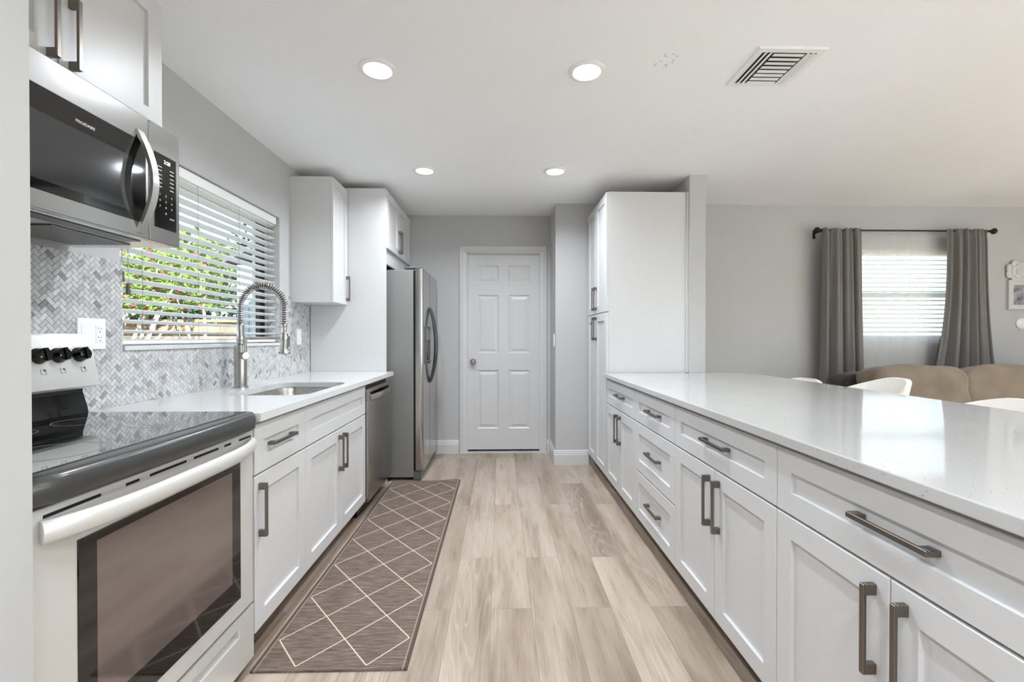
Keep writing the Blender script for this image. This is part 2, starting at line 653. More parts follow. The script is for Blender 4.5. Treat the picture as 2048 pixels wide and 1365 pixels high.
b = MB()
T = XL - .16
b.box(T, XL, YN - .2, WY0, 0, ZC).box(T, XL, WY1, 4.75, 0, ZC).box(T, XL, WY0, WY1, 0, WZ0).box(T, XL, WY0, WY1, WZ1, ZC)
structure('wall_left', b, M['wall'])
b = MB()
DX0, DX1, DZ1 = -0.351, 0.409, 2.056
b.box(XL, DX0, YB, YB + .15, 0, ZC).box(DX1, .51, YB, YB + .15, 0, ZC).box(DX0, DX1, YB, YB + .15, DZ1, ZC)
structure('wall_back', b, M['wall'])
structure('wall_closet', MB().box(-.9, .6, YB + .16, YB + .25, 0, ZC), M['wall'])
b = MB()
b.box(.51, .66, YF + .15, YB + .15, 0, ZC)
b.box(.51, W2X0, YF, YF + .15, 0, ZC).box(W2X1, XR, YF, YF + .15, 0, ZC).box(W2X0, W2X1, YF, YF + .15, 0, W2Z0).box(W2X0, W2X1, YF, YF + .15, W2Z1, ZC)
structure('wall_far', b, M['wall'])
structure('wall_partition', MB().box(1.447, 1.572, 3.40, YF, 0, ZC), M['wall'])
structure('wall_return', MB().box(XL, -.873, .70, .8545, 0, ZC), M['wall'])
b = MB()
b.box(XR, XR + .15, YN - .2, -2.3, 0, ZC).box(XR, XR + .15, 1.5, YF + .15, 0, ZC).box(XR, XR + .15, -2.3, 1.5, 2.1, ZC)
structure('wall_right', b, M['wall'])
b = MB()
b.box(XL, 3.2, YN - .15, YN, 0, ZC).box(5.2, XR, YN - .15, YN, 0, ZC).box(3.2, 5.2, YN - .15, YN, 2.1, ZC)
structure('wall_near', b, M['wall'])


def glazed(name, horiz, a0, a1, z0, z1, p, mull):
    """window or sliding door: frame, mullions, panes. horiz 'x' runs along X at Y = p, 'y' runs along Y at X = p"""
    f = MB(); g = MB()
    def bx(mb, u0, u1, w0, w1, d0, d1, bev=0.0):
        if horiz == 'x': mb.box(u0, u1, p + d0, p + d1, w0, w1, bev)
        else: mb.box(p + d0, p + d1, u0, u1, w0, w1, bev)
    t = .045
    bx(f, a0, a1, z0, z0 + t, -.03, .03, .003); bx(f, a0, a1, z1 - t, z1, -.03, .03, .003)
    bx(f, a0, a0 + t, z0, z1, -.03, .03, .003); bx(f, a1 - t, a1, z0, z1, -.03, .03, .003)
    for k, q in mull:
        if k == 'v': bx(f, q - .022, q + .022, z0, z1, -.028, .028, .003)
        else: bx(f, a0, a1, q - .022, q + .022, -.028, .028, .003)
    o = structure(name, f, M['trim'])
    bx(g, a0 + .02, a1 - .02, z0 + .02, z1 - .02, -.003, .003)
    pane = g.build('pane', M['glass'], o)
    return o


w1 = glazed('window_1', 'y', WY0, WY1, WZ0, WZ1, XL - .135, [])
MB().box(XL - .122, XL - .098, 3.066, 3.143, WZ0 + .02, WZ1 - .02, .002).build('jamb_shade_strip', M['bronze'], w1)  # dark strip painted in for the shade on the far jamb
glazed('window_2', 'x', W2X0, W2X1, W2Z0, W2Z1, YF + .11, [('h', 1.60)])
glazed('added_window_3', 'y', -2.3, 1.5, 0.02, 2.1, XR + .08, [('v', -0.4)])  # unseen sliding door, added and sized to bring daylight from the right
glazed('added_window_4', 'x', 3.2, 5.2, 0.02, 2.1, YN - .08, [('v', 4.2)])  # unseen glazing added behind the camera to let sun and sky in

# sills
structure('trim_1', MB().box(XL - .13, XL + .018, WY0 + .004, WY1 - .004, WZ0 - .002, WZ0 + .018, .003), M['quartz_plain'])
structure('trim_2', MB().box(W2X0 - .04, W2X1 + .04, YF - .016, YF + .10, W2Z0 - .04, W2Z0, .005).box(W2X0 - .02, W2X1 + .02, YF - .010, YF, W2Z0 - .09, W2Z0 - .04, .003), M['trim'])


# baseboards
def baseboard(name, segs):
    mb = MB()
    prof = [(0, 0), (.016, 0), (.016, .095), (.013, .100), (.013, .112), (.010, .116), (.008, .130), (.004, .137), (0, .137)]
    for kind, a0, a1, p, s in segs:
        if kind == 'x': mb.prism([(p - s * d, z) for d, z in prof], 'x', a0, a1)      # wall Y = p, room towards -Y
        else: mb.prism([(p - s * d, z) for d, z in prof], 'y', a0, a1)
    return structure(name, mb, M['trim'])


baseboard('baseboard_back', [('x', -1.0, -.428, YB, 1), ('x', .476, .494, YB, 1)])
baseboard('baseboard_right', [('y', YF, YB, .51, 1), ('x', .494, .82, YF, 1)])
baseboard('baseboard_far', [('x', 1.572, XR, YF, 1)])

# door with six raised panels
casing = MB()
cp = [(0, 0), (.075, 0), (.075, .006), (.068, .016), (.03, .019), (.012, .012), (.004, .011), (0, .008)]   # (from opening outwards, depth)
CX0, CX1, CZ = -.351, .401, 2.053
def cas_pt(u, d, side):
    return u, d
# left leg, right leg and head with mitred corners
L = []
for (sx, x) in ((-1, CX0), (1, CX1)):
    L.append([[Vector((x + sx * u, YB - d, 0)) for u, d in cp], [Vector((x + sx * u, YB - d, CZ + u)) for u, d in cp]])
for lp in L: casing.loops(lp)
casing.loops([[Vector((CX0 - u, YB - d, CZ + u)) for u, d in cp], [Vector((CX1 + u, YB - d, CZ + u)) for u, d in cp]])
structure('trim_3', casing, M['trim'])
# jamb
structure('trim_4', MB().box(DX0, DX0 + .012, YB - .002, YB + .15, 0, DZ1).box(DX1 - .012, DX1, YB - .002, YB + .15, 0, DZ1).box(DX0, DX1, YB - .002, YB + .15, DZ1 - .01, DZ1)
          .box(DX0 + .012, DX1 - .012, YB + .0, YB + .10, 0, .012), M['trim'])
dm = MB()
px = [(-.339, -.242), (-.242, -.022), (-.022, .080), (.080, .299), (.299, .397)]
pz = [(.034, .249), (.249, .852), (.852, 1.028), (1.028, 1.627), (1.627, 1.749), (1.749, 1.931), (1.931, 2.045)]
yd = YB + .022
for i, (a0, a1) in enumerate(px):
    for j, (c0, c1) in enumerate(pz):
        O = (a0, yd, c0)
        if i in (1, 3) and j in (1, 3, 5):
            dm.rings(O, (1, 0, 0), (0, 0, 1), (0, -1, 0), a1 - a0, c1 - c0, [(0, 0), (.012, -.009), (.020, -.009), (.045, -.002)], cap0=False)
        else:
            dm.rings(O, (1, 0, 0), (0, 0, 1), (0, -1, 0), a1 - a0, c1 - c0, [(0, 0)], cap0=False)
dm.box(-.339, .397, yd + .010, yd + .035, .034, 2.045)
bmesh.ops.remove_doubles(dm.bm, verts=dm.bm.verts[:], dist=1e-5)
door1 = structure('door_1', dm, M['trim'])
k = MB()
k.lathe((-.284, yd, .94), (0, -1, 0), [(.031, -.001), (.031, .004), (.027, .008), (.013, .010), (.011, .026), (.020, .032), (.027, .042), (.027, .052), (.020, .060), (.006, .062)])
k.build('door_knob', M['nickel'], door1, smooth=True)

# ------------------------------------------------------------------ herringbone backsplash
def clip_poly(poly, y0, y1, z0, z1):
    def half(ps, f):
        out = []
        for i, p in enumerate(ps):
            q = ps[(i + 1) % len(ps)]
            a, c = f(p), f(q)
            if a >= 0: out.append(p)
            if (a >= 0) != (c >= 0):
                t = a / (a - c)
                out.append((p[0] + (q[0] - p[0]) * t, p[1] + (q[1] - p[1]) * t))
        return out
    for f in (lambda p: p[0] - y0, lambda p: y1 - p[0], lambda p: p[1] - z0, lambda p: z1 - p[1]):
        poly = half(poly, f)
        if len(poly) < 3: return []
    return poly


def backsplash():
    root = thing('tile_backsplash', 'marble herringbone mosaic backsplash above the left counter and range', 'backsplash', (XL, 2.2, .914))
    regs = [(.84, WY0, .914, 1.492), (WY0, WY1, .914, WZ0 - .003), (WY1, 3.62, .914, 1.488)]
    g = MB()
    for y0, y1, z0, z1 in regs: g.box(XL + .0005, XL + .006, y0, y1, z0, z1)
    g.box(XL - .10, XL, WY1 - .006, WY1 - .0005, WZ0 + .02, 1.488)
    g.build('grout', M['grout'], root)
    bm = bmesh.new()
    lay = bm.loops.layers.float_color.new('tone')
    W = .0158
    c45 = math.sqrt(.5)
    rnd = random.Random(3)
    def emit_tile(poly, tone, to3):
        a = [bm.verts.new(to3(p, .0)) for p in poly]
        cx = sum(p[0] for p in poly) / len(poly); cz = sum(p[1] for p in poly) / len(poly)
        s = [bm.verts.new(to3((cx + (p[0] - cx) * .965, cz + (p[1] - cz) * .965), .0035)) for p in poly]
        fs = []
        try:
            fs.append(bm.faces.new(s))
            for i in range(len(a)):
                j = (i + 1) % len(a)
                fs.append(bm.faces.new((a[i], a[j], s[j], s[i])))
        except ValueError:
            return
        for f in fs:
            for l in f.loops: l[lay] = tone
    for i in range(-40, 260):
        for j in range(-260, 260):
            t = (i - j) % 4
            gp = .0005
            if t == 0: q = (i * W + gp, j * W + gp, (i + 2) * W - gp, (j + 1) * W - gp)
            elif t == 2: q = (i * W + gp, (j - 1) * W + gp, (i + 1) * W - gp, (j + 1) * W - gp)
            else: continue
            pts = [(q[0], q[1]), (q[2], q[1]), (q[2], q[3]), (q[0], q[3])]
            pts = [(.5 + (x - y) * c45, .3 + (x + y) * c45) for x, y in pts]
            ys = [p[0] for p in pts]; zs = [p[1] for p in pts]
            if max(ys) < .84 or min(ys) > 3.9 or max(zs) < .914 or min(zs) > 1.5: continue
            u = rnd.random()
            if u < .04: v = rnd.uniform(.27, .37); tone = (v, v * .98, v * .95, 1)
            elif u < .22: v = rnd.uniform(.41, .50); tone = (v, v, v * 1.0, 1)
            else: v = rnd.uniform(.52, .64); tone = (v, v, v * 1.01, 1)
            for y0, y1, z0, z1 in regs:
                pl = clip_poly(pts, y0, y1, z0, z1)
                if pl: emit_tile(pl, tone, lambda p, d: Vector((XL + .006 + d, p[0], p[1])))
            pl = clip_poly(pts, WY1, WY1 + .10, WZ0 + .02, 1.488)
            if pl: emit_tile(pl, tone, lambda p, d: Vector((XL - (p[0] - WY1), WY1 - .006 - d, p[1])))
    mb = MB(); mb.bm = bm
    mb.build('tiles', M['tile'], root)


backsplash()

# ------------------------------------------------------------------ cabinet pieces
def handle_mesh():
    mb = MB()
    h, d, w = .098, .030, .0125
    mb.box(d - .008, d, -w / 2, w / 2, -h, h, .0012)
    for s in (-1, 1):
        z0, z1 = sorted((s * h, s * (h - .024)))
        mb.box(-.0002, d - .007, -w / 2, w / 2, z0, z1, .001)
    o = mb.build('handle', M['pull'])
    me = o.data
    bpy.data.objects.remove(o)
    return me


HANDLE = handle_mesh()


def handle(parent, x, y, z, s, horizontal=False):
    o = bpy.data.objects.new('handle', HANDLE)
    col.objects.link(o)
    o.parent = parent
    o.location = Vector((x, y, z)) - wpos(parent)
    o.rotation_euler = (R(90) if horizontal else 0, 0, 0 if s > 0 else R(180))
    return o


def front(name, root, x, s, y0, y1, z0, z1, stile=.062, th=.02):
    """shaker front: x is its outer face, s the way it faces"""
    g = .0018
    y0 += g; y1 -= g; z0 += g; z1 -= g
    mb = MB()
    mb.rings((x, y0, z0), (0, 1, 0), (0, 0, 1), (s, 0, 0), y1 - y0, z1 - z0,
             [(0, -th), (0, -.0018), (.0018, 0), (stile, 0), (stile + .0015, -.0105)])
    return mb.build(name, M['cabinet'], root)


def carcass(root, x0, x1, y0, y1, z0, z1):
    return MB().box(x0, x1, y0 + .0008, y1 - .0008, z0, z1, .001).build('body', M['cabinet'], root)


XF_L, XF_R = -.885, .81          # door faces left and right run
ZT = .884                         # underside of counters


def base_unit(label, s, y0, y1, layout, group):
    xf = XF_L if s > 0 else XF_R
    xb = XL + .012 if s > 0 else 1.43
    root = thing('base_cabinet', label, 'cabinet', ((xf + xb) / 2, (y0 + y1) / 2, 0), group)
    x0, x1 = sorted((xb, xf - s * .021))
    carcass(root, x0, x1, y0, y1, .11, ZT - .0005 if not layout == 'sink' else .60)
    if layout == 'sink':
        # front rail and sides around the bowl
        MB().box(xf - s * .045, xf - s * .021, y0 + .001, y1 - .001, .60, ZT - .001).build('rail', M['cabinet'], root)
    kx0, kx1 = sorted((xf - s * .085, xf - s * .100))
    MB().box(kx0, kx1, y0 + .0008, y1 - .0008, 0, .11).build('toe_kick', M['toe'], root)
    ym = (y0 + y1) / 2
    xh = xf
    if layout == 'drawer_door':
        d = front('drawer', root, xf, s, y0, y1, .688, .872)
        handle(d, xf - s * .0105, ym, .78, s, True)
        d = front('door', root, xf, s, y0, y1, .115, .685)
        handle(d, xf, y0 + .030, .556, s)
    elif layout == 'sink':
        front('false_drawer_front', root, xf, s, y0, y1, .688, .872)
        d = front('door', root, xf, s, y0, ym, .115, .685); handle(d, xf, ym - .032, .556, s)
        d = front('door', root, xf, s, ym, y1, .115, .685); handle(d, xf, ym + .032, .556, s)
    elif layout == 'drawer_doors':
        d = front('drawer', root, xf, s, y0, y1, .688, .872); handle(d, xf - s * .0105, ym, .782, s, True)
        d = front('door', root, xf, s, y0, ym, .115, .685); handle(d, xf, ym - .038, .556, s)
        d = front('door', root, xf, s, ym, y1, .115, .685); handle(d, xf, ym + .038, .556, s)
    else:
        for z0, z1 in ((.688, .872), (.402, .685), (.115, .399)):
            d = front('drawer', root, xf, s, y0, y1, z0, z1)
            handle(d, xf - s * .0105, ym, (z0 + z1) / 2, s, True)
    return root


GL, GR = 'base cabinets under the left counter', 'base cabinets under the peninsula'
base_unit('narrow white base cabinet with one drawer and one door, beside the electric range', 1, 1.629, 2.046, 'drawer_door', GL)
base_unit('white sink base cabinet with plain drawer front and two doors, beside the dishwasher', 1, 2.046, 2.947, 'sink', GL)
base_unit('small white base cabinet with drawer and two doors, next to the tall pantry', -1, 2.672, 3.405, 'drawer_doors', GR)
base_unit('white three-drawer base cabinet under the speckled peninsula counter', -1, 2.057, 2.672, 'drawers', GR)
base_unit('white base cabinet with drawer and two doors, nearer the camera than the three-drawer unit', -1, 1.291, 2.057, 'drawer_doors', GR)
base_unit('white base cabinet with two doors cut by the right edge, nearest on the peninsula', -1, .525, 1.291, 'drawer_doors', GR)

# pantry
pr = thing('pantry_cabinet', 'tall white pantry cabinet with four doors at the end of the peninsula', 'cabinet', (1.12, 3.78, 0))
PY0, PY1 = 3.425, 4.142
carcass(pr, .831, 1.43, PY0, PY1, .11, 2.31)
MB().box(.885, .90, PY0, PY1, 0, .11).build('toe_kick', M['toe'], pr)
MB().box(1.4302, 1.4465, PY0 - .012, PY1, .916, 2.31).build('filler_strip', M['cabinet'], pr)
PM = 3.80
for z0, z1, zh in ((1.387, 2.308, 1.515), (.115, 1.384, 1.262)):
    d = front('door', pr, .81, -1, PY0, PM, z0, z1); handle(d, .81, PM - .035, zh, -1)
    d = front('door', pr, .81, -1, PM, PY1, z0, z1); handle(d, .81, PM + .035, zh, -1)

# upper cabinet beside window
uc = thing('wall_cabinet', 'white single-door wall cabinet between the window and the refrigerator panel', 'cabinet', (-1.38, 3.46, 1.447), 'white wall cabinets')
carcass(uc, XL, -1.246, 3.31, 3.615, 1.447, 2.366)
d = front('door', uc, -1.225, 1, 3.31, 3.615, 1.447, 2.366, .055)
handle(d, -1.225, 3.585, 1.575, 1)

# cabinet over the microwave
mc = thing('wall_cabinet', 'white two-door wall cabinet mounted above the microwave', 'cabinet', (-1.37, 1.26, 1.91), 'white wall cabinets')
carcass(mc, XL, -1.226, .878, 1.633, 1.910, 2.366)
d = front('door', mc, -1.205, 1, .878, 1.2565, 1.912, 2.366); handle(d, -1.205, 1.228, 2.032, 1)
d = front('door', mc, -1.205, 1, 1.2565, 1.633, 1.912, 2.366); handle(d, -1.205, 1.29, 2.032, 1)

# refrigerator surround: tall panel with a cabinet on top
fc = thing('refrigerator_cabinet', 'tall white side panel with two-door cabinet over the refrigerator', 'cabinet', (-1.2, 4.1, 0))
MB().box(XL + .012, -.922, 3.622, 3.642, 0, 2.385, .001).build('side_panel', M['cabinet'], fc)
MB().box(XL + .012, -.940, 3.643, 4.585, 1.912, 2.383, .001).build('body', M['cabinet'], fc)
MB().box(-.960, -.941, 3.643, 4.585, 1.795, 1.911, .001).build('filler_strip', M['cabinet'], fc)
d = front('door', fc, -.918, 1, 3.643, 4.075, 1.914, 2.383); handle(d, -.918, 4.045, 2.045, 1)
d = front('door', fc, -.918, 1, 4.075, 4.58, 1.914, 2.383); handle(d, -.918, 4.105, 2.045, 1)

# ------------------------------------------------------------------ countertops and sink
SX, SY, SW, SH = -1.128, 2.448, .40, .62      # sink cutout centre and size


def left_counter():
    bm = bmesh.new()
    outer = [Vector((XL + .0105, 1.628, .914)), Vector((-.862, 1.628, .914)), Vector((-.862, 3.618, .914)), Vector((XL + .0105, 3.618, .914))]
    inner = rrect(SX, SY, SW, SH, .085, .914, 8)
    es = []
    for lp in (outer, inner):
        vv = [bm.verts.new(p) for p in lp]
        for i in range(len(vv)): es.append(bm.edges.new((vv[i], vv[(i + 1) % len(vv)])))
    bmesh.ops.triangle_fill(bm, use_beauty=True, use_dissolve=False, edges=es)
    r = bmesh.ops.extrude_face_region(bm, geom=bm.faces[:])
    bmesh.ops.translate(bm, verts=[v for v in r['geom'] if isinstance(v, bmesh.types.BMVert)], vec=(0, 0, -.0295))
    mb = MB(); mb.bm = bm
    return origin_to_base(tag(mb.build('countertop', M['quartz_plain']), 'plain white quartz countertop with sink cutout, on the left base cabinets', 'countertop'))


left_counter()
rc = MB().box(.785, 1.92, .36, 3.398, .8845, .914, .003, 2).build('countertop', M['quartz_speck'])
origin_to_base(tag(rc, 'wide speckled white quartz countertop of the peninsula on the right', 'countertop'))
# back panel that carries the overhang
bp = MB().box(1.4312, 1.446, .53, 3.398, 0, .884, .001).build('peninsula_back_panel', M['cabinet'])
origin_to_base(tag(bp, 'white panel closing the living room side of the peninsula cabinets', 'panel'))

sink = thing('sink', 'undermount stainless steel sink in the left countertop', 'sink', (SX, SY, .70))
mb = MB()
lv = [(.03, .8835, .10), (0.004, .8835, .088), (-.004, .86, .085), (-.012, .74, .08), (-.035, .715, .07), (-.15, .705, .02)]
mb.loops([rrect(SX, SY, SW + 2 * a, SH + 2 * a, r, z, 8) for a, z, r in lv], cap0=False)
mb.build('bowl', M['sink_steel'], sink, smooth=True, ang=50)
MB().lathe((SX, SY, .7052), (0, 0, 1), [(.045, 0), (.045, .002), (.03, .003), (.028, .0005), (.004, .0005)]).build('drain', M['chrome'], sink, smooth=True)

# faucet
FX, FY = -1.411, 2.464
fa = thing('faucet', 'brushed nickel pull-down faucet with exposed spring arc behind the sink', 'faucet', (FX, FY, .914))
mb = MB()
mb.lathe((FX, FY, .914), (0, 0, 1), [(.037, 0), (.037, .006), (.031, .010), (.031, .225), (.030, .232), (.019, .240), (.019, .258), (.018, .34), (.016, .345)])
mb.build('body', M['nickel'], fa, smooth=True)
HX = -1.176
AR, AZ = (HX - FX) / 2, 1.352
path = [Vector((FX, FY, z)) for z in [1.255 + (AZ - 1.255) * i / 8 for i in range(8)]]
path += [Vector((FX + AR - AR * math.cos(math.pi * i / 28), FY, AZ + AR * math.sin(math.pi * i / 28))) for i in range(29)]
path += [Vector((HX, FY, AZ - (AZ - 1.225) * i / 8)) for i in range(1, 9)]
MB().tube(path, .0085, 10).build('hose', M['grey_plastic'], fa, smooth=True)
# spring
cum = [0.0]
for a, c in zip(path[:-1], path[1:]): cum.append(cum[-1] + (c - a).length)
def at(s):
    for i in range(len(path) - 1):
        if s <= cum[i + 1] or i == len(path) - 2:
            t = (s - cum[i]) / max(cum[i + 1] - cum[i], 1e-9)
            return path[i].lerp(path[i + 1], t), (path[i + 1] - path[i]).normalized()
tot = cum[-1] - .035
turns = 46
hx = []
for i in range(turns * 10 + 1):
    u = i / (turns * 10)
    p, t = at(u * tot)
    n1 = Vector((0, 1, 0)); n2 = t.cross(n1)
    q = u * turns * 2 * math.pi
    rad = .0165
    hx.append(p + (n1 * math.cos(q) + n2 * math.sin(q)) * rad)
MB().tube(hx, .0028, 6).build('spring', M['nickel'], fa, smooth=True)
mb = MB()
mb.lathe((HX, FY, 1.262), (0, 0, -1), [(.014, 0), (.016, .004), (.016, .016), (.012, .02), (.010, .045), (.012, .05), (.019, .055), (.019, .135), (.022, .145), (.030, .155), (.030, .162), (.024, .165), (.004, .164)])
mb.box(HX + .017, HX + .030, FY - .006, FY + .006, 1.135, 1.195, .004, 2)
mb.build('spray_head', M['nickel'], fa, smooth=True)
mb = MB()
mb.cyl((FX + .012, FY, 1.183), (HX - .02, FY, 1.183), .0075, .0075, 14)
mb.lathe((HX, FY, 1.174), (0, 0, 1), [(.0215, 0), (.0235, .002), (.0235, .016), (.0215, .018)])
mb.lathe((FX, FY, 1.172), (0, 0, 1), [(.020, 0), (.0225, .002), (.0225, .02), (.020, .022)])
mb.build('support_arm', M['nickel'], fa, smooth=True)
mb = MB()
hd = Vector((.80, -.60, 0)).normalized()
hc = Vector((FX, FY, 1.090))
mb.lathe(hc + hd * .024, hd, [(.019, 0), (.019, .022), (.021, .024), (.021, .034), (.018, .037), (.003, .037)])
lp = hc + hd * .050
mb.tube([lp + Vector((0, 0, .012)), lp + Vector((0, 0, .05)) + hd * .004, lp + Vector((0, 0, .090)) + hd * .010], [.0065, .006, .0075], 10)
mb.build('lever_handle', M['nickel'], fa, smooth=True)

# ------------------------------------------------------------------ electric range
RY0, RY1 = .8560, 1.623
rg = thing('electric_range', 'stainless electric range with black glass cooktop at left foreground', 'range', (-1.2, 1.243, 0))
MB().box(XL + .015, -.925, RY0, RY1, .03, .894, .002).build('body', M['grey_plastic'], rg)
mb = MB()
mb.box(-.9245, -.905, RY0, RY1, .235, .858, .002)
mb.build('front_frame', M['range_silver'], rg)
# cooktop: thick dark rounded rim with glass inset
prof = [(-1.475, .895), (-.905, .895), (-.872, .8605), (-.858, .862), (-.852, .870), (-.850, .895), (-.853, .912), (-.862, .920), (-.874, .922), (-1.475, .922)]
ct = MB()
lps = []
for i in range(25):                       # front edge bows out a little and the corners are rounded
    yy = RY0 - .001 + (RY1 - RY0 + .002) * i / 24
    q = abs(2 * i / 24 - 1)
    back = .012 * q ** 2 + .016 * max(0, (q - .9) / .1) ** 2
    lps.append([Vector((x - (back if x > -.95 else 0), yy, z)) for x, z in prof])
ct.loops(lps)
ctop = ct.build('cooktop', mat('cooktop_rim', rgb(84, 84, 83), 0.25, 0.6), rg, smooth=True, ang=50)
MB().box(-1.455, -.906, RY0 + .014, RY1 - .014, .9215, .9245, .001).build('glass', M['black_glass'], ctop)
mb = MB()
def ring(cx, cy, r, w=.0016):
    n = 56
    a = [Vector((cx + r * math.cos(2 * math.pi * i / n), cy + r * math.sin(2 * math.pi * i / n), .92465)) for i in range(n)]
    c = [Vector((cx + (r - w) * math.cos(2 * math.pi * i / n), cy + (r - w) * math.sin(2 * math.pi * i / n), .92465)) for i in range(n)]
    c2 = [p + Vector((0, 0, .00025)) for p in c]; a2 = [p + Vector((0, 0, .00025)) for p in a]
    mb.loops([a, c, c2, a2, a], False, False)
for cx, cy, rs in ((-1.03, 1.435, (.115, .078)), (-1.03, 1.05, (.095,)), (-1.30, 1.435, (.080,)), (-1.30, 1.05, (.105, .07)), (-1.33, 1.243, (.055,))):
    for r in rs: ring(cx, cy, r)
mb.build('burner_rings', M['ring_print'], ctop)
# backguard
bgp = [(-1.525, 1.012), (-1.440, 1.012), (-1.431, 1.020), (-1.428, 1.046), (-1.462, 1.188), (-1.470, 1.200), (-1.525, 1.200)]
bg = MB().prism(bgp, 'y', RY0 + .004, RY1 + .004).build('control_panel', M['range_silver'], rg, smooth=True, ang=40)
MB().prism([(-1.525, .92), (-1.458, .92), (-1.462, .945), (-1.478, .995), (-1.478, 1.011), (-1.525, 1.011)], 'y', RY0 + .004, RY1 - .004).build('riser', M['gloss_black'], rg)
pn = Vector((.142, 0, .034)).normalized()              # control panel normal
pu = Vector((-.034, 0, .142)).normalized()
def on_panel(y, z):
    t = (z - 1.046) / .142
    return Vector((-1.428 - .034 * t, y, z))
for y in (.935, 1.000, 1.437, 1.500, 1.572):
    c = on_panel(y, 1.128)
    kb = MB()
    kb.lathe(c, pn, [(.026, -.002), (.026, .004), (.0235, .008), (.021, .026), (.018, .029), (.003, .029)], 24)
    kb.obox(c + pn * .024, pn, Vector((0, 1, 0)), pu, .018, .011, .040)
    kb.build('knob', M['gloss_black'], rg, smooth=True)
    ic = MB()
    cc = on_panel(y + .004, 1.078) + pn * .0003
    for a, c2, sy, sz in ((0, .008, .016, .0009), (0, -.008, .016, .0009), (.008, 0, .0009, .016), (-.008, 0, .0009, .016)):
        ic.obox(cc + Vector((0, a, 0)) + pu * c2, pn, Vector((0, 1, 0)), pu, .0006, sy, sz)
    ic.obox(cc + Vector((0, .004, 0)) + pu * .004, pn, Vector((0, 1, 0)), pu, .0006, .005, .005)
    for q in range(-4, 5):
        if q == 0: continue
        ang = q * .42
        ic.obox(on_panel(y, 1.128) + pn * .0003 + (Vector((0, 1, 0)) * math.sin(ang) + pu * math.cos(ang)) * .032, pn, Vector((0, 1, 0)), pu, .0006, .004, .0012)
    ic.build('knob_marking', M['dark_print'], bg)
dsp = MB().obox(on_panel(1.22, 1.118) + pn * .0005, pn, Vector((0, 1, 0)), pu, .001, .25, .085)
dsp.build('display_panel', M['gloss_black'], bg)
# oven door
od = MB().box(-.9048, -.886, RY0 + .003, RY1 - .002, .243, .856, .004, 2).build('oven_door', M['range_silver'], rg)
wn_ = MB()
wn_.rings((-.8862, .955, .300), (0, 1, 0), (0, 0, 1), (1, 0, 0), 1.541 - .955, .462, [(0, 0), (0, .0012), (.002, .002)])
wd = wn_.build('oven_window', M['oven_window'], od)
MB().box(-.8842, -.8838, .999, 1.492, .372, .742).build('inner_pane', M['oven_inner'], wd)
for z, runs in ((.838, ((.886, 1.012), (1.078, 1.118), (1.150, 1.282), (1.312, 1.425), (1.455, 1.490), (1.535, 1.606))), (.786, ((.915, 1.012), (1.072, 1.10), (1.565, 1.592)))):
    for y0, y1 in runs:
        MB().box(-.8866, -.8856, y0, y1, z - .0035, z + .0035).build('vent_slot', M['dark_gap'], od)
hp = []
for i in range(33):
    t = i / 32
    bow = 1 - (2 * t - 1) ** 4
    hp.append(Vector((-.880 + .050 * bow, .876 + (1.604 - .876) * t, .811 - .0 * t)))
MB().tube(hp, [.023] * 33, 16, True, (.62, 1.0)).build('door_handle', M['range_silver'], od, smooth=True)
# storage drawer with finger slot
dr = MB()
ys = [RY0 + .003, 1.17, 1.535, RY1 - .002]
zs = [.045, .165, .200, .232]
for i in range(3):
    for j in range(3):
        if i == 1 and j == 1:
            dr.rings((-.886, ys[1], zs[1]), (0, 1, 0), (0, 0, 1), (1, 0, 0), ys[2] - ys[1], zs[2] - zs[1], [(0, 0), (.004, -.002), (.006, -.017)], cap0=False)
        else:
            dr.rings((-.886, ys[i], zs[j]), (0, 1, 0), (0, 0, 1), (1, 0, 0), ys[i + 1] - ys[i], zs[j + 1] - zs[j], [(0, 0)], cap0=False)
bmesh.ops.remove_doubles(dr.bm, verts=dr.bm.verts[:], dist=1e-5)
dr.box(-.925, -.905, ys[0], ys[3], zs[0], zs[3])
dr.box(-.905, -.8862, ys[0], ys[3], zs[3] - .004, zs[3] - .0005).box(-.905, -.8862, ys[3] - .002, ys[3] - .0002, zs[0], zs[3])
dr.build('storage_drawer', M['range_silver'], rg)
for y in (RY0 + .05, RY1 - .05):
    for x in (-1.46, -.96):
        MB().cyl((x, y, 0), (x, y, .03), .016).build('foot', M['black_plastic'], rg)

# ------------------------------------------------------------------ microwave
MY0, MY1, MZ0, MZ1, MX = .872, 1.640, 1.507, 1.906, -1.152
mw = thing('microwave', 'stainless over-the-range microwave with curved handle, above the range', 'microwave', (-1.34, 1.26, MZ0))
MB().box(XL + .012, MX - .028, MY0, MY1, MZ0 + .012, MZ1 - .001, .002).build('body', M['grey_plastic'], mw)
md = MB().box(MX - .027, MX, MY0 + .001, 1.499, MZ0, MZ1 - .002, .004, 2).build('door', M['steel_h'], mw)
wd = MB()
wd.rings((MX - .0005, .93, 1.556), (0, 1, 0), (0, 0, 1), (1, 0, 0), 1.486 - .93, .262, [(0, 0), (0, .001), (.0015, .0018)])
wd = wd.build('door_window', M['micro_glass'], md)
MB().box(MX + .0012, MX + .0016, .97, 1.43, 1.583, 1.752).build('screen', M['micro_screen'], wd)
text_part('lettering', 'FRIGIDAIRE', .0115, M['white_print'], wd, (MX + .0018, 1.274, 1.776), (0, 1, 0), (0, 0, 1))
